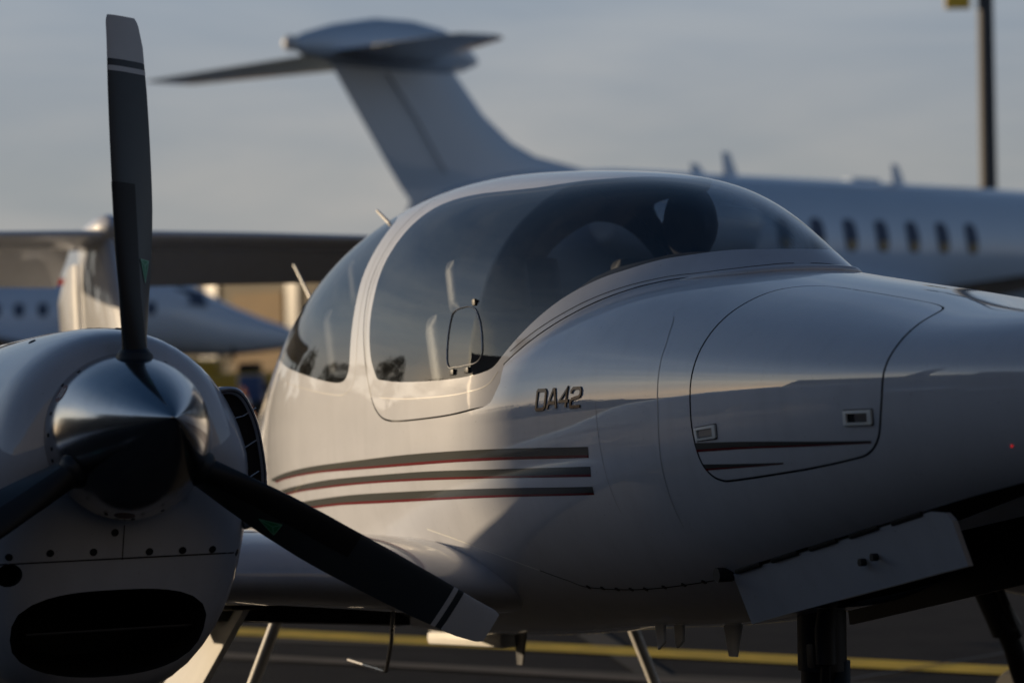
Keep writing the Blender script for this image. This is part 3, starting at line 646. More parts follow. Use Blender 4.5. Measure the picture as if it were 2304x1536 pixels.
# surface finder for details on the nacelle front
from mathutils.bvhtree import BVHTree
bvh = BVHTree.FromPolygons([v.co for v in nm.vertices], [p.vertices for p in nm.polygons])
def nacpt(y, z, x0=.6, d=(-1, 0, 0)):
    h = bvh.ray_cast(Vector((x0, y, z)), Vector(d)); return h[0], h[1]
def nac_seam(name, pts_, w, m):
    P = []; 
    for y, z in pts_:
        p, n = nacpt(y, z)
        if p is not None: P.append((p + n * .0006, n))
    V = []; F = []
    for i, (p, n) in enumerate(P):
        t = (P[min(i + 1, len(P) - 1)][0] - P[max(i - 1, 0)][0]).normalized(); b = n.cross(t).normalized() * w / 2; V += [p - b, p + b]
    for i in range(len(P) - 1): F.append((2 * i, 2 * i + 1, 2 * i + 3, 2 * i + 2))
    return mesh(name, V, F, m, nac)
det = []
det.append(nac_seam('cowl_split', [(YN - .31 + .62 * k / 40, -.262) for k in range(41)], .0035, M['seam']))
det.append(nac_seam('cowl_seam', [(YN, -.19 - .075 * k / 8) for k in range(9)], .0025, M['seam']))
def screw(y, z, r=.0085, x0=.6, d=(-1, 0, 0)):
    p, n = nacpt(y, z, x0, d)
    if p is None: return
    bm = bmesh.new(); q = n.to_track_quat('Z', 'Y').to_matrix().to_4x4(); q.translation = p
    lathe(bm, [(-.003, r), (.0012, r), (.0018, r * .8), (.0012, r * .35), (.0004, .0001)], 'Z', 14); bm.transform(q); o = bmobj('cowl_screw', bm, M['dark_metal_or_shade'], nac, sharp=40); det.append(o)
for y, z in ((YN - .02, -.205), (YN - .065, -.245), (YN + .06, -.250), (YN + .205, -.252), (YN - .245, -.247), (YN + .275, -.262), (YN - .16, -.243), (YN + .135, -.251)): screw(y, z)
for x, y in ((-.16, YN + .03), (-.33, YN + .005), (-.25, YN + .13), (-.33, YN - .13)):
    h = bvh.ray_cast(Vector((x, y, 1.0)), Vector((0, 0, -1)))
    if h[0]: 
        bm = bmesh.new(); q = h[1].to_track_quat('Z', 'Y').to_matrix().to_4x4(); q.translation = h[0]; lathe(bm, [(-.003, .009), (.002, .009), (.003, .006), (.001, .0001)], 'Z', 14); bm.transform(q); det.append(bmobj('cowl_screw', bm, M['dark_metal_or_shade'], nac, sharp=40))
# intake splitter inside the mouth
bm = bmesh.new(); box(bm, (-.25, YN, -.42), (.06, .38, .006), bevel=.002); det.append(bmobj('intake_vane', bm, M['dark_metal_or_shade'], nac))
# inboard side scoop
scp = [(-1.508, .098), (-1.47, .110), (-1.438, .108), (-1.415, .085), (-1.392, .03), (-1.380, -.04), (-1.376, -.10), (-1.382, -.16), (-1.405, -.20), (-1.43, -.20), (-1.452, -.15), (-1.462, -.06), (-1.470, -.01), (-1.490, .05)]
sc2 = catmull(scp, 4, True); cx, cz_ = sc2.mean(0)
def scr(x, k, dy=0.0, dz=0.0): return [(x + .25 * (z - 0) * 0, cx + (y - cx) * k + dy, cz_ + (z - cz_) * k + dz) for y, z in sc2]
bm = bmesh.new()
rings_mesh(bm, [scr(-.20, .86), scr(-.115, .90), scr(-.098, .965), scr(-.103, 1.0), scr(-.16, 1.03, .002), scr(-.4, 1.0, -.01), scr(-.8, .8, -.03), scr(-1.2, .4, -.10)], cap0=False)
scoop = bmobj('side_scoop', bm, M['paint'], nac, sharp=45); det.append(scoop)
bm = bmesh.new(); rings_mesh(bm, [scr(-.1040, .93), scr(-.112, .915), scr(-.128, .90)], cap0=False); det.append(bmobj('scoop_duct', bm, M['black'], nac))
for k in range(3):
    bm = bmesh.new(); z = .045 - .072 * k; tube(bm, [(-.125, -1.475 + .006 * k, z - .012), (-.122, -1.42, z), (-.125, -1.388, z + .018)], .0016, 6); det.append(bmobj('scoop_slat', bm, M['steel'], nac))

AX = R(2.3)     # thrust line against the fuselage datum
prop_m = Matrix.Translation((0, YN, 0)) @ Matrix.Rotation(-AX, 4, 'Y')
bm = bmesh.new(); L_ = .40; pr = [(-.012, .176), (-.004, .181), (.0, .182)]
for i in range(1, 37):
    u = i / 36; pr.append((L_ * u, .182 * max(0, (1 - u ** 1.5)) ** .86))
lathe(bm, [(-.02, .15)] + pr, 'X', 96); spin = bmobj('spinner', bm, M['spinner'], plane, sharp=60); spin.data.transform(prop_m)
def on_spin(x, ang, off=0):
    u = max(0, x / L_); r = .182 * (1 - u ** 1.5) ** .86; e = 1e-3; r2 = .182 * (1 - (u + e / L_) ** 1.5) ** .86; sl_ = (r2 - r) / e
    n = Vector((-sl_, math.cos(ang), math.sin(ang))).normalized(); p = Vector((x, r * math.cos(ang), r * math.sin(ang))); return p + n * off, n
spin_parts = [spin]
for ang in (95, 62, 128, 141, 163, 178, 188, 196, 205, 216, 250, 270, 290, 335, 345, 20, 40):
    bm = bmesh.new(); p, n = on_spin(.018 + .012 * (ang % 3), R(ang)); q = n.to_track_quat('Z', 'Y').to_matrix().to_4x4(); q.translation = p
    lathe(bm, [(-.002, .0045), (.0010, .0045), (.0016, .003), (.0012, .0001)], 'Z', 10); bm.transform(prop_m @ q); spin_parts.append(bmobj('spinner_screw', bm, M['dark_metal_or_shade'], spin, sharp=40))
def spin_decal(a0, x0, rx, m, nm, off, star=None, parent=None):
    V = []; 
    n = 32; p0, _ = on_spin(x0, a0, off); V = [p0]
    for k in range(n):
        t = 2 * math.pi * k / n; V.append(on_spin(x0 + rx * math.sin(t) * .95, a0 + rx * math.cos(t) / .172, off)[0])
    F = [(0, 1 + k, 1 + (k + 1) % n) for k in range(n)]
    o = mesh(nm, [prop_m @ v for v in V], F, m, spin, smooth=True); spin_parts.append(o)
spin_decal(R(148), .045, .021, M['red_decal'], 'round_sticker', .0006)
for k in range(3):
    a0 = R(148); V = []
    for (u, v) in ((-.013, -.002), (.013, -.002), (.013, .002), (-.013, .002)): V.append(prop_m @ on_spin(.045 + (v + (k - 1) * .008) , a0 + u / .172 * (1 if k != 1 else .8), .0011)[0])
    spin_parts.append(mesh('sticker_mark', V, [(0, 1, 2, 3)], M['white_decal'], spin, smooth=False))
spin_decal(R(262), .045, .022, M['red_decal'], 'round_sticker', .0006)

# blade, built pointing up (+Z) in propeller space: leading edge towards -Y and forward
RT = .912; BX = .088
def blade_geo(r):
    ch = np.interp(r, [.13, .18, .25, .35, .45, .55, .65, .75, .85, .90, RT], [.072, .080, .097, .114, .119, .117, .112, .105, .094, .083, .070])
    th = np.interp(r, [.13, .2, .3, .5, .7, .91], [.058, .042, .026, .016, .011, .006])
    tw = R(float(np.interp(r, [.13, .3, .5, .7, .91], [44, 40, 30, 24, 19])))
    sw = np.interp(r, [.13, .5, .75, .85, RT], [0.0, .002, -.002, -.004, -.010])
    return float(ch), float(th), tw, float(sw)
def blade_pt(r, u, side, off=0.0):
    """u: 0 leading edge .. 1 trailing edge, side +1 front face"""
    ch, th, tw, sw = blade_geo(r)
    e = math.sqrt(max(0, u)) * (1 - u) * 2.6; e = min(1.0, e) if u > .15 else math.sqrt(u) * 2.2
    e = (2.598 * math.sqrt(max(u, 0)) * (1 - u))
    a = (u - .42) * ch + sw; h = side * (e * th * (.62 if side > 0 else .38) + off)
    # chord direction LE->TE: (+Y cos, -X sin); thickness direction forward
    c, s = math.cos(tw), math.sin(tw)
    return Vector((BX - a * s + h * c, a * c + h * s, r))
us = [0, .01, .03, .07, .13, .2, .3, .42, .55, .68, .8, .9, .97, 1.0]
def blade_part(name, r0, r1, m, parent, u0=0.0, u1=1.0, off=0.0, rot=0.0, n=30, front_only=False, full=True):
    rr = np.linspace(r0, r1, n); uu = [u0 + (u1 - u0) * u for u in us]; bm = bmesh.new(); rings = []
    for r in rr:
        f = [blade_pt(r, u, 1, off) for u in uu]
        b = [blade_pt(r, u, -1, off) for u in uu[::-1]]
        if u0 == 0: b = b[:-1]
        if u1 == 1: b = b[1:]
        rings.append(f + b)
    rings_mesh(bm, rings); bm.transform(prop_m @ Matrix.Rotation(rot, 4, 'X')); return bmobj(name, bm, m, parent, sharp=50)
for kb in range(3):
    rot = R(120 * kb - .8)
    bl = blade_part('propeller_blade', .12, RT - .113, M['blade'], plane, rot=rot)
    blade_part('blade_tip', RT - .098, RT, M['bladewhite'], bl, rot=rot, n=12)
    blade_part('blade_band', RT - .113, RT - .0985, M['blade'], bl, rot=rot, n=4)
    # white line just inside the dark one
    blade_part('blade_line', RT - .125, RT - .1135, M['bladewhite'], bl, rot=rot, n=4, off=.0007)
    # rubber de-icing boot over the leading edge
    blade_part('leading_edge_boot', .15, .54, M['boot'], bl, u0=0.0, u1=.50, off=.0010, rot=rot, n=24)
    # triangle emblem
    def dec(pts_, nm, m, off):
        V = [prop_m @ Matrix.Rotation(rot, 4, 'X') @ blade_pt(r, u, 1, off) for r, u in pts_]; mesh(nm, V, [tuple(range(len(V)))], m, bl, smooth=False)
    dec([(.375, .56), (.375, .85), (.327, .71)], 'emblem', M['green'], .0016)
    for a, b in (((.375, .56), (.362, .70)), ((.375, .85), (.362, .70)), ((.362, .70), (.328, .71)), ((.3755, .555), (.3755, .855)), ((.3755, .555), (.326, .71)), ((.3755, .855), (.326, .71))):
        d = Vector((b[0] - a[0], (b[1] - a[1]) * .114)); nn_ = Vector((-d.y, d.x)).normalized() * .0011
        dec([(a[0] + nn_.x, a[1] + nn_.y / .114), (b[0] + nn_.x, b[1] + nn_.y / .114), (b[0] - nn_.x, b[1] - nn_.y / .114), (a[0] - nn_.x, a[1] - nn_.y / .114)], 'emblem_line', M['green_l'], .0021)
    bm = bmesh.new(); lathe(bm, [(.09, .040), (.165, .040), (.172, .036), (.18, .030)], 'Z', 24, (BX, 0, 0)); bm.transform(prop_m @ Matrix.Rotation(rot, 4, 'X')); bmobj('blade_root_cuff', bm, M['dark_metal_or_shade'], bl, sharp=40)

# the other engine (port side), mirrored copies
def copy_tree(o, parent, mtx):
    c = o.copy(); COL.objects.link(c); c.parent = parent; c.matrix_local = mtx @ o.matrix_local if parent is plane else o.matrix_local.copy()
    for ch in [q for q in o.children]: copy_tree(ch, c, mtx)
    return c
mirror = Matrix.Scale(-1, 4, (0, 1, 0)); bpy.context.view_layer.update()
for o_ in [o for o in list(plane.children) if o.name.split('.')[0] in ('engine_nacelle', 'spinner', 'propeller_blade')]:
    copy_tree(o_, plane, mirror)

# ------------------------------------------------------------------ tail
def plate_loft(name, secs, m, parent, sharp=50):
    bm = bmesh.new(); rings_mesh(bm, secs); return bmobj(name, bm, m, parent, sharp=sharp)
def sym_sec(le, te, th, axis):
    """aerofoil ring between two points, thickness along axis"""
    le, te, axis = Vector(le), Vector(te), Vector(axis); c = te - le; L = c.length; out = []
    for x, h, _ in FO[::-1]: out.append(le + c * x + axis * (h * th))
    for x, h, _ in FO[1:]: out.append(le + c * x - axis * (h * th))
    return out
fin = plate_loft('tail_fin', [sym_sec((-6.15, 0, .05), (-7.75, 0, .05), .12, (0, 1, 0)), sym_sec((-6.75, 0, .85), (-7.85, 0, .85), .10, (0, 1, 0)), sym_sec((-7.05, 0, 1.30), (-7.88, 0, 1.30), .09, (0, 1, 0)), sym_sec((-7.12, 0, 1.44), (-7.88, 0, 1.44), .085, (0, 1, 0))], M['paint'], plane)
plate_loft('rudder', [sym_sec((-7.77, 0, .06), (-8.20, 0, .06), .05, (0, 1, 0)), sym_sec((-7.87, 0, .85), (-8.36, 0, .85), .05, (0, 1, 0)), sym_sec((-7.895, 0, 1.20), (-8.42, 0, 1.20), .05, (0, 1, 0)), sym_sec((-7.9, 0, 1.36), (-8.20, 0, 1.36), .04, (0, 1, 0))], M['paint'], plane)
bm = bmesh.new(); lathe(bm, [(.02, .004), (-.03, .045), (-.12, .075), (-.3, .085), (-.6, .07), (-.85, .02)], 'X', 24, (-7.02, 0, 1.455)); bmobj('tail_bullet', bm, M['paint'], plane, sharp=60)
for s in (1, -1):
    secs = [sym_sec((-7.10, s * .02, 1.42), (-7.60, s * .02, 1.395), .075, (0, 0, 1)), sym_sec((-7.12, s * .8, 1.415), (-7.60, s * .8, 1.39), .07, (0, 0, 1)), sym_sec((-7.18, s * 1.55, 1.41), (-7.60, s * 1.55, 1.387), .055, (0, 0, 1)), sym_sec((-7.28, s * 1.66, 1.405), (-7.58, s * 1.66, 1.386), .03, (0, 0, 1))]
    if s < 0: secs = [q[::-1] for q in secs]
    plate_loft('tailplane', secs, M['paint'], plane)
    secs = [sym_sec((-7.56, s * .12, 1.398), (-7.93, s * .12, 1.235), .05, (.45, 0, .89)), sym_sec((-7.555, s * 1.62, 1.392), (-7.88, s * 1.62, 1.25), .035, (.45, 0, .89))]
    if s < 0: secs = [q[::-1] for q in secs]
    plate_loft('elevator', secs, M['paint'], plane)
bm = bmesh.new(); bmesh.ops.create_uvsphere(bm, u_segments=16, v_segments=10, radius=.022); bmesh.ops.translate(bm, vec=(-8.36, 0, 1.32), verts=bm.verts); bmobj('beacon_light', bm, M['red_lens'], plane)
# aerials on the back
bm = bmesh.new(); tube(bm, [spos(-1.95, 62 * D2, 'body', -.01)[0], spos(-1.95, 62 * D2, 'body', 0)[0] + np.array([-.10, 0, .05])], [.007, .005], 8); bmobj('aerial', bm, M['strut'], plane)
bm = bmesh.new(); tube(bm, [(-3.60, -.06, .62), (-3.83, -.08, .85)], [.006, .004], 8); bmobj('aerial', bm, M['strut'], plane)

# ------------------------------------------------------------------ undercarriage and belly fittings
bm = bmesh.new(); 
def wheel(bm, c, r, w):
    prof = [(-w / 2, r * .45), (-w / 2, r * .86), (-w * .36, r * .97), (0, r), (w * .36, r * .97), (w / 2, r * .86), (w / 2, r * .45)]; lathe(bm, prof, 'Y', 40, c)
bm.free()
def gz(x): return (0 - HUBZ) / math.cos(PITCH) - x * math.tan(PITCH)       # ground height in aircraft axes
# nose leg
bm = bmesh.new(); tube(bm, [(-.02, 0, -.30), (-.05, 0, -.62)], .060, 20); tube(bm, [(-.05, 0, -.60), (-.07, 0, -.66), (-.085, 0, -.92)], [.052, .044, .044], 20)
for s in (-1, 1): tube(bm, [(-.085, s * .05, -.90), (-.10, s * .075, -1.0), (-.11, s * .075, gz(-.11) + .16)], .018, 10)
ngl = bmobj('nose_leg', bm, M['dark_metal_or_shade'], plane)
bm = bmesh.new(); tube(bm, [(.10, -.035, -.34), (.06, -.05, -.52), (.055, -.05, -.60)], [.020, .026, .026], 12); tube(bm, [(.055, -.05, -.60), (.0, -.03, -.72)], .014, 10); bmobj('drag_brace', bm, M['dark_metal_or_shade'], ngl)
bm = bmesh.new(); tube(bm, [(-.02, .035, -.60), (-.06, .04, -.95)], .024, 14); bmobj('oleo_strut', bm, M['blue_hose'], ngl)
bm = bmesh.new(); box(bm, (.01, -.03, -.70), (.05, .07, .08), bevel=.01); bmobj('torque_link', bm, M['dark_metal_or_shade'], ngl)
bm = bmesh.new(); box(bm, (.03, -.055, -.58), (.035, .05, .06), bevel=.008); bmobj('door_actuator', bm, M['dark_metal_or_shade'], ngl)
bm = bmesh.new(); wheel(bm, (-.11, 0, gz(-.11) + .165), .165, .12); bmobj('nose_wheel', bm, M['tyre'], ngl)
bm = bmesh.new(); bm.faces.new([bm.verts.new(v) for v in ((.02, .01, -.705), (.03, .045, -.705), (.035, .03, -.80), (.02, .0, -.79))]); bmobj('warning_flag', bm, M['red_flag'], ngl, smooth=False)
# nose gear doors
def door(name, top, bot, th, m):
    bm = bmesh.new(); n = len(top); n_ = Vector((0, th, 0))
    rings_mesh(bm, [[Vector(p) for p in top] + [Vector(p) for p in bot[::-1]], [Vector(p) + n_ for p in top] + [Vector(p) + n_ for p in bot[::-1]]]); return bmobj(name, bm, m, plane, sharp=30)
nd = door('nose_gear_door', [(.135, -.330, -.372), (.30, -.325, -.347), (.55, -.315, -.310), (.78, -.302, -.276), (.94, -.294, -.252), (.985, -.290, -.256), (1.005, -.288, -.272)], [(0.100, -.268, -.492), (0.245, -.264, -.470), (0.495, -.256, -.434), (0.725, -.25, -.402), (0.885, -.245, -.379), (0.945, -.242, -.371), (0.980, -.240, -.366)], .012, M['paint'])
door('nose_gear_door', [(-.30, .235, -.33), (.25, .235, -.30), (.82, .235, -.24), (1.3, .235, -.20)], [(-.33, .262, -.53), (.25, .262, -.455), (.82, .262, -.38), (1.3, .262, -.31)], -.012, M['dark_metal_or_shade'])  # far door coloured dark in place of the shade on it
for x_, z_ in ((.66, -.352), (.71, -.342)):
    bm = bmesh.new(); lathe(bm, [(-.012, .0001), (-.012, .0085), (.002, .0085), (.002, .0001)], 'Y', 14, (x_, -.2905, z_)); bmobj('door_hole_disc', bm, M['dark_metal_or_shade'], nd)  # dark discs stand in for the darkness of two small holes
for k in range(5):
    bm = bmesh.new(); tube(bm, [(.16 + .16 * k, -.333 + .008 * k, -.366 + .0235 * k), (.27 + .16 * k, -.328 + .008 * k, -.349 + .0235 * k)], .006, 8); bmobj('door_hinge', bm, M['black'], nd)
bm = bmesh.new(); lathe(bm, [(-.02, .0), (-.02, .017), (.02, .017), (.02, .0)], 'Y', 16, (.12, -.345, -.372)); bmobj('hinge_end', bm, M['dark_metal_or_shade'], nd)
# main gear
for s in (-1, 1):
    bm = bmesh.new(); tube(bm, [(-1.5, s * 1.40, -.38), (-1.5, s * 1.47, -.52), (-1.5, s * 1.53, -.64)], [.040, .046, .052], 16); tube(bm, [(-1.5, s * 1.52, -.62), (-1.52, s * 1.565, -.70), (-1.60, s * 1.66, -.88), (-1.80, s * 1.70, gz(-1.80) + .165)], [.036, .034, .034, .03], 14)
    tube(bm, [(-1.42, s * 1.44, -.47), (-1.47, s * 1.55, -.66)], .016, 8)
    lg = bmobj('main_leg', bm, M['dark_metal_or_shade'], plane)
    bm = bmesh.new(); wheel(bm, (-1.80, s * 1.80, gz(-1.80) + .165), .165, .13); bmobj('main_wheel', bm, M['tyre'], lg)
    if s > 0: continue
    bm = bmesh.new(); a = [(-2.45, s * .86, -.43), (-1.85, s * .92, -.42), (-1.80, s * 1.17, -.78), (-2.4, s * 1.15, -.82)]
    rings_mesh(bm, [[Vector(p) for p in a], [Vector(p) + Vector((0, -s * .018, -.004)) for p in a]]); bmobj('main_gear_door', bm, M['strut'], lg, sharp=30)
# boarding steps
for s in (-1, 1):
    y0 = .60; bm = bmesh.new(); tube(bm, [(-2.50, s * y0, -.42), (-2.50, s * (y0 + .03), -.50), (-2.52, s * (y0 + .13), -.74), (-2.53, s * (y0 + .155), -.80)], .0195, 16); st = bmobj('boarding_step', bm, M['strut'], plane)
    bm = bmesh.new(); box(bm, (-2.55, s * (y0 + .20), -.81), (.16, .14, .012), bevel=.004); bmobj('tread', bm, M['rubber'], st)
# bent drain pipe
bm = bmesh.new(); tube(bm, [(-1.72, -.50, -.45), (-1.75, -.50, -.55), (-1.80, -.50, -.628), (-1.815, -.50, -.642), (-1.835, -.50, -.641), (-2.155, -.50, -.617)], .0062, 10); bmobj('vent_pipe', bm, M['steel'], plane)
# belly aerials
def blade_ant(name, x, y, zt, h, c0, c1, th, lean, m):
    bm = bmesh.new(); secs = []
    for k in range(4):
        t = k / 3; c = lerp(c0, c1, t); secs.append(sym_sec((x + c / 2 - lean * t, y, zt - h * t), (x - c / 2 - lean * t, y, zt - h * t), th * (1 - .3 * t), (0, 1, 0)))
    rings_mesh(bm, secs); return bmobj(name, bm, m, plane)
zbot = lambda x: float(S_zb(np.array(x)))
blade_ant('belly_aerial', -1.93, 0, -.55, .11, .11, .05, .010, .02, M['dark_metal_or_shade'])
blade_ant('belly_aerial', -.50, 0, -.50, .10, .12, .05, .012, .01, M['strut'])
for dy in (-.02, .035):
    bm = bmesh.new(); a = [(-.66, dy - .13, -.495), (-.60, dy - .13, -.495), (-.60, dy - .13, -.60), (-.65, dy - .13, -.585)]
    a = [(-.665, -.13 + dy, -.47), (-.605, -.13 + dy, -.47), (-.612, -.13 + dy, -.555), (-.65, -.13 + dy, -.575)]
    rings_mesh(bm, [[Vector(p) for p in a], [Vector(p) + Vector((.004, .006, 0)) for p in a]]); bmobj('drain_fin', bm, M['strut'], plane, smooth=False)
bm = bmesh.new(); box(bm, (-2.33, 0, -.585), (.66, .09, .045), bevel=.018); bmobj('marker_aerial', bm, M['strut'], plane)
# wing-root step lights and fairing plate
bm = bmesh.new(); box(bm, (-1.55, -1.02, -.40), (.18, .12, .05), bevel=.02)
bmobj('underwing_vent', bm, M['black'], plane)

# ------------------------------------------------------------------ cabin
hood = []
bm = bmesh.new(); rr = []
for x, zt, hw in ((-.74, .405, .43), (-.72, .445, .42), (-.66, .468, .41), (-.50, .468, .37), (-.32, .43, .30), (-.2, .385, .24)):
    ring = []
    for k in range(13):
        t = -1 + 2 * k / 12; ring.append((x, t * hw, zt - .12 * abs(t) ** 3 - .03 * t * t))
    rr.append(ring)
rings_mesh(bm, rr, cap0=False, cap1=False, closed=False); bmobj('glare_shield', bm, M['panel'], plane, sharp=60, fix=False)
bm = bmesh.new(); ring = [(-.70, -.42, -.05), (-.70, .42, -.05)] + [(-.735, .43 * (1 - 2 * k / 12), .40 - .12 * abs(1 - 2 * k / 12) ** 3 - .03 * (1 - 2 * k / 12) ** 2) for k in range(13)]
bm.faces.new([bm.verts.new(p) for p in ring]); ip = bmobj('instrument_panel', bm, M['panel'], plane, smooth=False)
for y in (-.22, .22):
    bm = bmesh.new(); box(bm, (-.738, y, .20), (.012, .26, .19), bevel=.004); bmobj('display', bm, M['dkglass'], ip)
bm = bmesh.new(); box(bm, (-1.5, 0, -.36), (2.2, .68, .03)); bmobj('cabin_floor', bm, M['liner'], plane, smooth=False)
bm = bmesh.new(); ring = [(-2.92, S_w(np.array(-2.92)) * .95 * math.cos(a), .10 + .42 * math.sin(a)) for a in np.linspace(0, 2 * math.pi, 32, endpoint=False)]; bm.faces.new([bm.verts.new(tuple(map(float, p))) for p in ring]); bmobj('rear_bulkhead', bm, M['liner'], plane, smooth=False)
def seat(x, y, back_top=.40, w=.42):
    bm = bmesh.new(); box(bm, (x + .18, y, -.10), (.46, w, .14), bevel=.05); s_ = bmobj('seat', bm, M['seat'], plane, sharp=60)
    bm = bmesh.new(); h = back_top + .05; box(bm, (0, 0, h / 2), (.12, w, h), bevel=.045); bm.transform(Matrix.Translation((x - .06, y, -.04)) @ Matrix.Rotation(R(-13), 4, 'Y')); bmobj('backrest', bm, M['seat'], s_, sharp=60)
    bm = bmesh.new(); box(bm, (0, 0, 0), (.09, .25, .17), bevel=.035); bm.transform(Matrix.Translation((x - .06 - (back_top + .15) * math.sin(R(13)), y, back_top + .08)) @ Matrix.Rotation(R(-10), 4, 'Y')); bmobj('headrest', bm, M['seat'], s_, sharp=60)
for y in (-.27, .27): seat(-1.22, y)
for y in (-.25, .25): seat(-2.12, y, .52, .46)
for y in (-.16, .16):
    bm = bmesh.new(); tube(bm, [(-.90, y * 1.6, -.1), (-.88, y * 1.6, .1), (-.9, y * 1.6, .2)], .013, 8); bmobj('control_stick', bm, M['panel'], plane)

# ------------------------------------------------------------------ person in the far front seat
def person(base, label):
    """seated upright; body as one continuous mesh grown from a skeleton"""
    J = dict(pel=(0, 0, .10), spi=(-.02, 0, .28), che=(-.03, 0, .46), nec=(-.02, 0, .60), hea=(0, 0, .70), shl=(-.03, .18, .53), ell=(.06, .23, .30), hal=(.28, .17, .26), shr=(-.03, -.18, .53), elr=(.06, -.23, .30), har=(.28, -.17, .26), hpl=(.02, .10, .08), knl=(.42, .12, .14), anl=(.48, .12, -.22), fol=(.60, .12, -.25), hpr=(.02, -.10, .08), knr=(.42, -.12, .14), anr=(.48, -.12, -.22), for_=(.60, -.12, -.25))
    E = [('pel', 'spi'), ('spi', 'che'), ('che', 'nec'), ('nec', 'hea'), ('che', 'shl'), ('shl', 'ell'), ('ell', 'hal'), ('che', 'shr'), ('shr', 'elr'), ('elr', 'har'), ('pel', 'hpl'), ('hpl', 'knl'), ('knl', 'anl'), ('anl', 'fol'), ('pel', 'hpr'), ('hpr', 'knr'), ('knr', 'anr'), ('anr', 'for_')]
    RD = dict(pel=(.15, .12), spi=(.14, .11), che=(.16, .12), nec=(.06, .06), hea=(.055, .055), shl=(.07, .07), ell=(.045, .045), hal=(.035, .03), shr=(.07, .07), elr=(.045, .045), har=(.035, .03), hpl=(.09, .09), knl=(.065, .065), anl=(.045, .045), fol=(.04, .035), hpr=(.09, .09), knr=(.065, .065), anr=(.045, .045), for_=(.04, .035))
    ks = list(J); me = bpy.data.meshes.new('person'); me.from_pydata([J[k] for k in ks], [(ks.index(a), ks.index(b)) for a, b in E], []); o = bpy.data.objects.new('person', me); COL.objects.link(o)
    sk = o.modifiers.new('skin', 'SKIN')
    for i, k in enumerate(ks): me.skin_vertices[0].data[i].radius = RD[k]; me.skin_vertices[0].data[i].use_root = (k == 'pel')
    o.modifiers.new('sub', 'SUBSURF').levels = 2
    bpy.context.view_layer.update(); dg = bpy.context.evaluated_depsgraph_get(); nm_ = bpy.data.meshes.new_from_object(o.evaluated_get(dg)); bpy.data.objects.remove(o)
    bm = bmesh.new(); bm.from_mesh(nm_)
    # head: shaped sphere with brow, nose, chin and ears merged into the same mesh
    r = bmesh.ops.create_uvsphere(bm, u_segments=32, v_segments=24, radius=.1)
    for v in r['verts']:
        x, y, z = v.co * 10
        X = x * .98; Y = y * .78; Z = z * 1.2
        if x > 0: X += .10 * math.exp(-((y / .16) ** 2 + ((z + .12) / .18) ** 2)) * 1.6; X += .05 * math.exp(-((y / .35) ** 2 + ((z + .72) / .2) ** 2)); X -= .06 * math.exp(-(((abs(y) - .33) / .16) ** 2 + ((z - .10) / .12) ** 2)); X -= .03 * math.exp(-((y / .3) ** 2 + ((z + .45) / .07) ** 2))
        if z < -.35: Y *= 1 - .25 * (-.35 - z)
        Y += math.copysign(.12, y) * math.exp(-(((x + .05) / .13) ** 2 + ((z + .02) / .2) ** 2)) if abs(y) > .6 else 0
        v.co = Vector((X * .1 + .01, Y * .1, Z * .1 + .765))
    for s in (-1, 1):   # hands: palm with five fingers
        hx, hy, hz = .30, s * .17, .26
        box(bm, (hx + .03, hy, hz), (.08, .075, .03), bevel=.012)
        for q in range(4): tube(bm, [(hx + .06, hy + (q - 1.5) * .018, hz), (hx + .10 + .008 * (1.5 - abs(q - 1.5)), hy + (q - 1.5) * .02, hz - .008), (hx + .115, hy + (q - 1.5) * .02, hz - .032)], [.009, .0085, .007], 8)
        tube(bm, [(hx + .01, hy - s * .035, hz), (hx + .045, hy - s * .062, hz - .005), (hx + .07, hy - s * .065, hz - .015)], [.010, .009, .008], 8)
    for f in bm.faces:
        c = f.calc_center_median(); f.material_index = 1 if (c.z > .625 or (c.x > .27 and c.z > .2 and abs(c.y) < .26 and abs(c.y) > .08)) else 0
        if c.z > .825 or (c.z > .70 and c.x < -.015): f.material_index = 2
    bm.to_mesh(nm_); bm.free(); nm_.shade_smooth(); nm_.name = 'person'
    nm_.materials.clear(); p = link('person', nm_, [M['cloth'], M['skin'], M['hair']]); p.location = base; tag(p, label, 'person'); return p
Rp = Matrix.Rotation(-PITCH, 4, 'Y')
pb = Vector((0, 0, HUBZ)) + Rp @ Vector((-1.165, .275, -.13))
pp_ = person(pb, 'dark-haired person sitting in the far front seat under the bubble canopy'); pp_.rotation_euler = (0, -PITCH, R(-8))

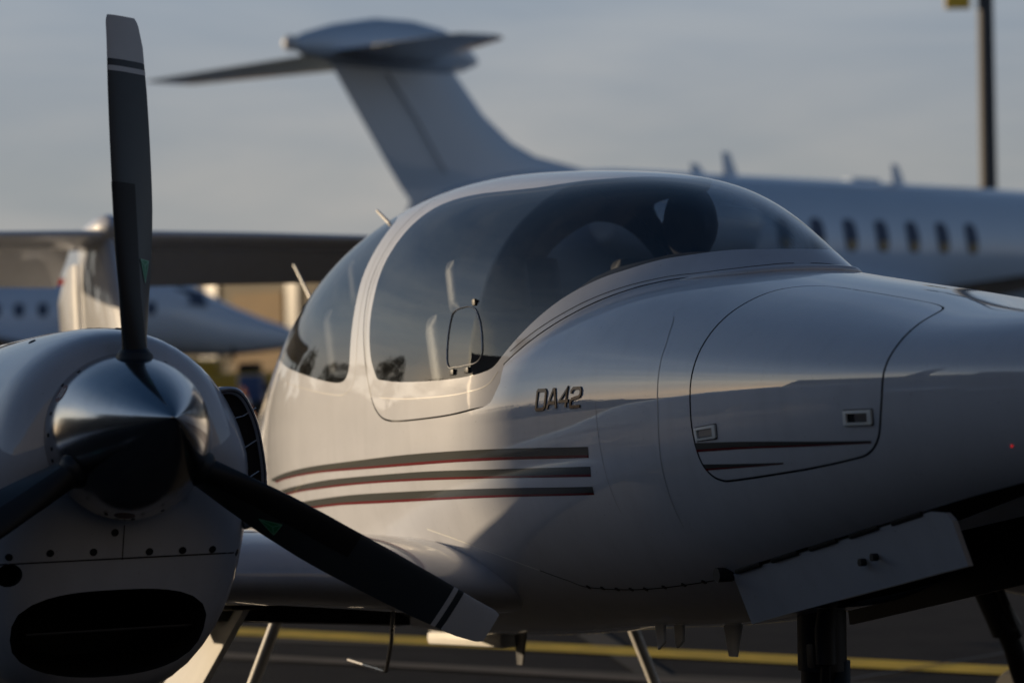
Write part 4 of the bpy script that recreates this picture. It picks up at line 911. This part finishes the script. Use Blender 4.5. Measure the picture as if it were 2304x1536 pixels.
# ================================================================== FAR THINGS
hr = Vector((c_r.x, c_r.y, 0)).normalized(); hfw = Vector((c_f.x, c_f.y, 0)).normalized()
def rz_of(v): return math.atan2(v.y, v.x)
def wing_loft(bm, secs): rings_mesh(bm, secs)
def jet_fuselage(bm, prof, seg=40):
    rings = [[(x, r * math.cos(2 * math.pi * k / seg), zc + r * math.sin(2 * math.pi * k / seg)) for k in range(seg)] for x, r, zc in prof]; return rings_mesh(bm, rings)
def prof_at(prof, x):
    xs_ = [p[0] for p in prof]; return float(np.interp(x, xs_, [p[1] for p in prof])), float(np.interp(x, xs_, [p[2] for p in prof]))
def win(root, prof, x, z, w, h, s, shade=False):
    r, zc = prof_at(prof, x); a = math.asin(max(-.99, min(.99, (z - zc) / r))); bm = bmesh.new(); V = []
    for k in range(16):
        t = 2 * math.pi * k / 16; c, sn = math.cos(t), math.sin(t); u = math.copysign(abs(c) ** .6, c) * w / 2; v = math.copysign(abs(sn) ** .6, sn) * h / 2
        aa = a + v / r; V.append((x + u, s * (r + .02) * math.cos(aa), zc + (r + .02) * math.sin(aa)))
    V2_ = [(x + (p[0] - x) * 1.0, p[1] + s * .004, p[2]) for p in V]
    rings_mesh(bm, [V, V2_]); o = bmobj('cabin_window', bm, M['jetwin'], root, smooth=False)
    if shade:
        bm = bmesh.new(); Q = []
        for u, v in ((-.32, -.44), (.32, -.44), (.32, -.18), (-.32, -.18)):
            aa = a + v * h / r; Q.append((x + u * w, s * (r + .035) * math.cos(aa), zc + (r + .035) * math.sin(aa)))
        bm.faces.new([bm.verts.new(q) for q in Q]); bmobj('window_blind', bm, M['shade'], o, smooth=False)

# --- large T-tailed business jet, parked behind, heading away to the right
jh = (hr * math.cos(R(44)) + hfw * math.sin(R(44))).normalized()
p0 = px(640, 100, 39.0); jetA = empty('business_jet', (p0.x, p0.y, 0), rz_of(jh))
tag(jetA, 'large shaded business jet with tall T-tail, parked behind the canopy', 'jet')
PA = [(3.0, .10, 3.85), (3.7, .50, 3.68), (5.0, 1.0, 3.46), (7.0, 1.32, 3.28), (9.0, 1.42, 3.22), (20.6, 1.42, 3.22), (22.2, 1.34, 3.16), (23.6, 1.12, 3.0), (24.8, .80, 2.8), (25.8, .42, 2.62), (26.3, .08, 2.55)]
PA = [(float(a), float(b), float(c)) for a, b, c in PA]
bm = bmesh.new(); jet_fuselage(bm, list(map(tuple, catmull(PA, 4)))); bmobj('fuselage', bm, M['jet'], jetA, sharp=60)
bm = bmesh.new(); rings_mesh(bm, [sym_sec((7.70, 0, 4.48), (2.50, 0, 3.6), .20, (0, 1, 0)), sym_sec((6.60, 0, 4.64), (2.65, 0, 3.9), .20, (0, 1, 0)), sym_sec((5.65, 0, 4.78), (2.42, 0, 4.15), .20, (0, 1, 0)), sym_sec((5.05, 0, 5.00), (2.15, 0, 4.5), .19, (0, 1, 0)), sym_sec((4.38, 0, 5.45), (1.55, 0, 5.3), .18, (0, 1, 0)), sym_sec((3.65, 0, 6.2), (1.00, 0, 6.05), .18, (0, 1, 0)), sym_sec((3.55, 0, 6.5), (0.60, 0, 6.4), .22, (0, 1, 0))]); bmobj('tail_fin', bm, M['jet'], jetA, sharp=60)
bm = bmesh.new(); tube(bm, [(3.35, -.13, 4.4), (2.7, -.12, 5.3), (2.1, -.11, 6.0)], .012, 6); bmobj('rudder_gap', bm, M['mast'], jetA)
bm = bmesh.new(); rings = []
for x, hw, zt, zb in ((.15, .05, 6.46, 6.30), (.4, .16, 6.58, 6.20), (1.0, .26, 6.76, 6.10), (1.9, .32, 6.93, 6.06), (2.7, .33, 6.95, 6.06), (3.4, .30, 6.86, 6.08), (3.9, .20, 6.66, 6.16), (4.25, .04, 6.42, 6.30)):
    rings.append([(x, hw * math.cos(2 * math.pi * k / 24), (zt + zb) / 2 + (zt - zb) / 2 * math.sin(2 * math.pi * k / 24)) for k in range(24)])
rings_mesh(bm, rings); bl_ = bmobj('tail_bullet', bm, M['jet'], jetA, sharp=60)
bm = bmesh.new(); bmesh.ops.create_uvsphere(bm, u_segments=16, v_segments=10, radius=.13); bmesh.ops.translate(bm, vec=(.12, 0, 6.38), verts=bm.verts); bmobj('sunlit_tip', bm, M['bladewhite'], bl_)  # white ball stands in for sunlight on the bullet's rear tip
for s in (-1, 1):
    bm = bmesh.new(); secs = [sym_sec((3.2, s * .1, 6.33), (.9, s * .1, 6.30), .19, (0, 0, 1)), sym_sec((1.25, s * 3.8, 6.15), (.05, s * 3.8, 6.12), .09, (0, 0, 1)), sym_sec((.95, s * 4.05, 6.14), (.1, s * 4.05, 6.12), .03, (0, 0, 1))]
    if s < 0: secs = [q[::-1] for q in secs]
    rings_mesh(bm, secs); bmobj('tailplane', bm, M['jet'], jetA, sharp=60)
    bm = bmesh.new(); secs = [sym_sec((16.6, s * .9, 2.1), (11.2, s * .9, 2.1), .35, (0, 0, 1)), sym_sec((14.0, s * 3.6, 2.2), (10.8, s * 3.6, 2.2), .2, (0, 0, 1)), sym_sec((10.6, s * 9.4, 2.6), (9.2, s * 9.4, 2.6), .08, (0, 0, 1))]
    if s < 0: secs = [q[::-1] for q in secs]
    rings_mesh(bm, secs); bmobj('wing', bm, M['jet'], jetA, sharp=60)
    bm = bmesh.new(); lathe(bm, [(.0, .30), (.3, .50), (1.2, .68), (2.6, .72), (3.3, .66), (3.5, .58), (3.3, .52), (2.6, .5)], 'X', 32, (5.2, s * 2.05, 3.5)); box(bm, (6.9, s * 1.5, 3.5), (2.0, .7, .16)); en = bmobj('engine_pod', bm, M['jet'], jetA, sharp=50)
    for k in range(8): win(jetA, PA, 9.80 + 1.0 * k, 3.46, .40, .64, s, shade=(s < 0))
    bm = bmesh.new(); tube(bm, [(13.0, s * 1.6, 2.0), (13.0, s * 1.6, .45)], .09, 10); mg = bmobj('main_leg', bm, M['jet_metal'], jetA); bm = bmesh.new(); wheel(bm, (13.0, s * 1.45, .42), .42, .25); wheel(bm, (13.0, s * 1.85, .42), .42, .25); bmobj('main_wheel', bm, M['tyre'], mg)
bm = bmesh.new(); tube(bm, [(22.2, 0, 2.0), (22.3, 0, .35)], .07, 10); ng_ = bmobj('nose_leg', bm, M['jet_metal'], jetA); bm = bmesh.new(); wheel(bm, (22.3, 0, .3), .3, .2); bmobj('nose_wheel', bm, M['tyre'], ng_)
for x, h_ in ((9.95, 4.82), (10.87, 5.08), (16.2, 5.05)):
    bm = bmesh.new(); rings_mesh(bm, [sym_sec((x + .30, 0, 4.58), (x - .16, 0, 4.58), .05, (0, 1, 0)), sym_sec((x + .02, 0, h_), (x - .20, 0, h_), .015, (0, 1, 0))]); bmobj('roof_aerial', bm, M['jet'], jetA)
bm = bmesh.new(); box(bm, (15.0, 0, 4.66), (.9, .3, .12), bevel=.05); bmobj('roof_fairing', bm, M['jet'], jetA)
for s in (-1, 1):
    bm = bmesh.new(); a = [(23.0, .80, 3.75), (23.8, .66, 3.6), (23.8, .84, 3.25), (23.0, 1.03, 3.35)]; bm.faces.new([bm.verts.new((x, s * (y + .04), z + .02)) for x, y, z in a]); bmobj('cockpit_window', bm, M['jetwin'], jetA, smooth=False)

# --- smaller pale jet far left, nose to the right
jh2 = (hr * math.cos(R(8)) + hfw * math.sin(R(8))).normalized()
pn = px(690, 755, 64.0); o2 = Vector((pn.x, pn.y, 0)) - jh2 * 15.6; jetB = empty('light_jet', o2, rz_of(jh2))
tag(jetB, 'small pale blue-shaded jet in the far left background, nose pointing right', 'jet')
PB_ = [(0.3, .1, 2.9), (2.0, .55, 2.7), (4.2, .92, 2.42), (6.0, 1.02, 2.30), (10.6, 1.02, 2.30), (11.6, 1.04, 2.34), (12.3, 1.02, 2.33), (13.4, .72, 2.0), (14.4, .46, 1.82), (15.2, .26, 1.72), (15.6, .05, 1.66)]
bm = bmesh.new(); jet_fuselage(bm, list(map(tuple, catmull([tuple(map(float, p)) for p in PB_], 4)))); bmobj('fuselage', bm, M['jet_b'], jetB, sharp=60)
bm = bmesh.new(); box(bm, (11.9, 0, 3.30), (.9, .8, .5), bevel=.2); bmobj('cockpit_roof', bm, M['jet_b'], jetB, sharp=60)
for k in range(9): win(jetB, PB_, 4.6 + .60 * k + (2.15 if k == 8 else 0), 2.55, .26, .36, -1)
bm = bmesh.new(); a = [(12.2, -.74, 3.10), (12.9, -.56, 2.94), (13.0, -.80, 2.56), (12.2, -.99, 2.66)]; bm.faces.new([bm.verts.new(q) for q in a]); bmobj('cockpit_window', bm, M['jetwin'], jetB, smooth=False)
bm = bmesh.new(); rings_mesh(bm, [[(x, -1.03 * math.cos(t) * k_, 2.30 + 1.03 * math.sin(t) * k_) for t in np.linspace(R(-68), R(-42), 6)] for x, k_ in ((6.0, 1.0), (11.2, 1.0), (12.4, .90), (13.4, .70))], cap0=False, cap1=False, closed=False); bmobj('belly_shade_band', bm, M['jet_shade'], jetB, fix=False)  # navy strip painted along the lower side as its underside shade
for s in (-1, 1):
    bm = bmesh.new(); secs = [sym_sec((9.6, s * .6, 1.45), (6.6, s * .6, 1.45), .2, (0, 0, 1)), sym_sec((7.6, s * 7.2, 1.95), (6.4, s * 7.2, 1.95), .06, (0, 0, 1))]
    if s < 0: secs = [q[::-1] for q in secs]
    rings_mesh(bm, secs); bmobj('wing', bm, M['jet_b'], jetB, sharp=60)
    bm = bmesh.new(); lathe(bm, [(0, .25), (.3, .4), (1.5, .48), (2.2, .42), (2.3, .36)], 'X', 24, (3.4, s * 1.45, 2.95)); bmobj('engine_pod', bm, M['jet_b'], jetB)
    bm = bmesh.new(); tube(bm, [(7.6, s * 1.7, 1.4), (7.6, s * 1.7, .3)], .06, 8); mg = bmobj('main_leg', bm, M['jet_metal'], jetB); bm = bmesh.new(); wheel(bm, (7.6, s * 1.7, .28), .28, .2); bmobj('main_wheel', bm, M['tyre'], mg)
bm = bmesh.new(); tube(bm, [(12.9, 0, 1.5), (12.9, 0, .3)], .05, 8); ng_ = bmobj('nose_leg', bm, M['jet_metal'], jetB); bm = bmesh.new(); wheel(bm, (12.9, 0, .25), .25, .16); bmobj('nose_wheel', bm, M['tyre'], ng_)

# --- tan hangar behind it
pc_ = px(570, 780, 110.0); hd = Vector((.95, .30, 0)).normalized(); HL = 84.0; hang = empty('hangar', (pc_.x - hd.x * 48, pc_.y - hd.y * 48, 0), rz_of(hd))
tag(hang, 'low tan hangar with ochre doors far behind the left-hand jet', 'building')
bm = bmesh.new(); box(bm, (HL / 2, 6, 2.45), (HL, 11.9, 4.9)); bmobj('wall', bm, M['tan'], hang, smooth=False)
bm = bmesh.new(); box(bm, (HL / 2, 6, 5.05), (HL + .8, 13, .3)); bmobj('roof', bm, M['roofm'], hang, smooth=False)
nd_ = 13
for k in range(nd_):
    x0 = (k + .5) * HL / nd_
    bm = bmesh.new(); box(bm, (x0, -.02, 2.0), (HL / nd_ * .62, .12, 4.0)); dr = bmobj('hangar_door', bm, M['ochre'] if k % 3 == 1 else M['tan'], hang, smooth=False)
    bm = bmesh.new(); box(bm, (x0 + HL / nd_ * .42, -.03, 2.4), (HL / nd_ * .14, .1, 4.2)); bmobj('window', bm, M['dkglass'], hang, smooth=False)

# --- floodlight mast on the right
pm = px(2230, 775, 60.0); mast = empty('floodlight_mast', (pm.x, pm.y, 0), rz_of(hr)); tag(mast, 'tall dark floodlight mast on the right edge with a yellow panel', 'mast')
bm = bmesh.new(); tube(bm, [(0, 0, 0), (0, 0, 13.0)], [.23, .19], 20); bmobj('pole', bm, M['mast'], mast)
bm = bmesh.new(); box(bm, (-.03, 0, 10.0), (.9, .06, .06)); bmobj('bracket', bm, M['mast'], mast, smooth=False)
bm = bmesh.new(); box(bm, (-.68, 0, 9.95), (.62, .10, .75), bevel=.02); bmobj('yellow_panel', bm, M['yellow'], mast)
for k in range(4):
    bm = bmesh.new(); box(bm, (-.9 + .6 * k, -.2, 13.1), (.45, .3, .4), bevel=.04); bmobj('floodlight', bm, M['lamp'], mast)

# --- ground equipment under the left jet
def tug(x, y, D, label):
    p = px(x, y, D); t = empty('baggage_tug', (p.x, p.y, 0), rz_of(hr)); tag(t, label, 'tug')
    bm = bmesh.new(); box(bm, (0, 0, .62), (2.4, 1.3, .55), bevel=.08); bmobj('body', bm, M['tug'], t)
    bm = bmesh.new(); box(bm, (-.75, 0, 1.05), (.7, 1.2, .35), bevel=.08); bmobj('engine_cover', bm, M['tug'], t)
    bm = bmesh.new(); box(bm, (.35, 0, 1.0), (.5, .9, .25), bevel=.06); bmobj('seat', bm, M['black'], t)
    bm = bmesh.new(); tube(bm, [(-.25, .1, 1.0), (-.05, .1, 1.35)], .03, 8); lathe(bm, [(-.02, .17), (.02, .17), (.02, .14), (-.02, .14)], 'X', 20, (-.05, .1, 1.36)); bmobj('steering_wheel', bm, M['black'], t)
    for sx in (-.75, .75):
        for sy in (-.6, .6):
            bm = bmesh.new(); wheel(bm, (sx, sy, .33), .33, .22); bmobj('wheel', bm, M['tyre'], t)
tug(530, 850, 58.0, 'yellow baggage tug standing under the nose of the left jet')
def cone(x, y, D, label, grp):
    p = px(x, y, D); t = empty('traffic_cone', (p.x, p.y, 0)); tag(t, label, 'cone', grp)
    bm = bmesh.new(); lathe(bm, [(.03, .2), (.7, .03)], 'Z', 20); bmobj('cone', bm, M['orange'], t); bm = bmesh.new(); lathe(bm, [(.36, .125), (.5, .092)], 'Z', 20); bmobj('reflective_band', bm, M['bladewhite'], t); bm = bmesh.new(); box(bm, (0, 0, .015), (.42, .42, .03)); bmobj('base', bm, M['black'], t, smooth=False)
cone(548, 870, 47.0, 'orange traffic cone nearest the engine scoop, in the gap left of the cabin', 'cones by the far jet'); cone(585, 868, 52.0, 'orange traffic cone close to the cabin side, right of the other cone', 'cones by the far jet')
p = px(566, 870, 52.0); cart = empty('power_cart', (p.x, p.y, 0), rz_of(hr)); tag(cart, 'small blue ground power cart between the two orange cones', 'cart')
bm = bmesh.new(); box(bm, (0, 0, .58), (.5, .8, .62), bevel=.04); bmobj('body', bm, M['blue_box'], cart)
for sx in (-.2, .2):
    bm = bmesh.new(); wheel(bm, (sx, -.38, .18), .18, .1); wheel(bm, (sx, .38, .18), .18, .1); bmobj('wheel', bm, M['tyre'], cart)
bm = bmesh.new(); tube(bm, [(.25, 0, .4), (.55, 0, .75)], .02, 8); bmobj('tow_bar', bm, M['dark_metal_or_shade'], cart)

# ================================================================== the side the aircraft mirrors: terminal building and trees to the left of the camera
CORNER = Vector((-.78, -.55, 0)) + Vector((sdir.x, sdir.y, 0)).normalized() * 24.0
bd = Vector((1.0, -.30, 0)).normalized(); term = empty('terminal_building', CORNER, rz_of(bd)); tag(term, 'long flat-roofed terminal building mirrored in the nose paint', 'building')
bm = bmesh.new(); box(bm, (4.0, -6, 2.9), (8.0, 12, 5.8)); box(bm, (24.0, -7, 3.75), (31.9, 13.9, 7.5)); bmobj('wall', bm, M['concrete'], term, smooth=False)
bm = bmesh.new(); box(bm, (4.0, -6, 5.9), (8.1, 12.2, .2)); box(bm, (24.05, -7, 7.62), (32.3, 14.3, .24)); bmobj('roof', bm, M['roofm'], term, smooth=False)
for k in range(12):
    bm = bmesh.new(); box(bm, (1.8 + 3.1 * k, .0, 2.2), (1.9, .12, 1.6)); wnd = bmobj('window', bm, M['dkglass'], term, smooth=False)
    bm = bmesh.new(); box(bm, (1.8 + 3.1 * k, .05, 1.32), (2.1, .16, .1)); bmobj('sill', bm, M['concrete'], wnd, smooth=False)
shade_hangar = empty('added_shade_hangar', (19.0, -34.0, 0), R(90)); tag(shade_hangar, 'large grey hangar added unseen behind the camera to block sky light', 'building')  # unseen hangar, added to keep sky light off the front faces
bm = bmesh.new(); box(bm, (29, -8, 6.0), (58, 16, 12.0)); bmobj('wall', bm, M['concrete'], shade_hangar, smooth=False)
bm = bmesh.new(); box(bm, (29, -8, 12.15), (58.6, 16.6, .3)); bmobj('roof', bm, M['roofm'], shade_hangar, smooth=False)
for k in range(5):
    bm = bmesh.new(); box(bm, (6 + 11.4 * k, .0, 3.4), (9.2, .14, 6.8), bevel=.03); bmobj('shade_hangar_door', bm, M['roofm'], shade_hangar, smooth=False)
def tree(p, h, label):
    t = empty('tree', p); tag(t, label, 'tree', 'trees beyond the apron')
    bm = bmesh.new(); tube(bm, [(0, 0, 0), (.1, 0, h * .3), (0, .1, h * .6)], [.22, .16, .08], 10)
    for k in range(6):
        a = k * 1.05; tube(bm, [(0.05, 0, h * (.3 + .05 * k)), (math.cos(a) * h * .18, math.sin(a) * h * .18, h * (.48 + .06 * k))], [.07, .03], 6)
    bmobj('trunk', bm, M['bark'], t)
    V = []; F = []; cl = [(random.gauss(0, .16) * h, random.gauss(0, .16) * h, h * random.uniform(.38, .95), h * random.uniform(.08, .17)) for _ in range(16)]
    for cx_, cy_, cz2, cr_ in cl:
        for _ in range(110):
            d = Vector((random.gauss(0, 1), random.gauss(0, 1), random.gauss(0, 1))).normalized() * cr_ * random.uniform(.55, 1.1); c = Vector((cx_, cy_, cz2)) + d
            u = Vector((random.gauss(0, 1), random.gauss(0, 1), random.gauss(0, 1))).normalized(); v = u.orthogonal().normalized(); s = random.uniform(.10, .2)
            b0 = len(V); V += [c + u * s, c + v * s * .6, c - u * s, c - v * s * .6]; F.append((b0, b0 + 1, b0 + 2, b0 + 3))
    mesh('crown', V, F, M['leaf'], t, smooth=False)
sh = Vector((sdir.x, sdir.y, 0)).normalized(); sp_ = Vector((-sh.y, sh.x, 0))
tl = ['tall', 'squat', 'broad', 'slender', 'small']
for k, (a, D, h) in enumerate(((-66, 46, 6.5), (-71, 50, 5.2), (-77, 44, 6.0), (-60, 60, 5.5), (-84, 52, 4.8))):
    tree(Vector((math.sin(R(a)) * D, -math.cos(R(a)) * D, 0)), h, f'{tl[k]} leafy tree beyond the apron, seen mirrored in the cabin side')
# low hedge line far away
V = []; F = []
for _ in range(9000):
    a = R(random.uniform(-98, -44)); D = 90 + random.uniform(-3, 3); z = random.uniform(0, 1) ** 1.2 * (3.2 + 1.4 * math.sin(a * 23) + .8 * math.sin(a * 61)); c = Vector((math.sin(a) * D, -math.cos(a) * D, z)); u = Vector((random.gauss(0, 1), random.gauss(0, 1), random.gauss(0, 1))).normalized(); v = u.orthogonal().normalized(); s = random.uniform(.5, .9)
    b0 = len(V); V += [c + u * s, c + v * s * .7, c - u * s, c - v * s * .7]; F.append((b0, b0 + 1, b0 + 2, b0 + 3))
hd_ = mesh('tree_belt', V, F, M['leaf'], None, smooth=False); tag(hd_, 'far dark belt of trees along the airfield edge', 'trees', kind='stuff')
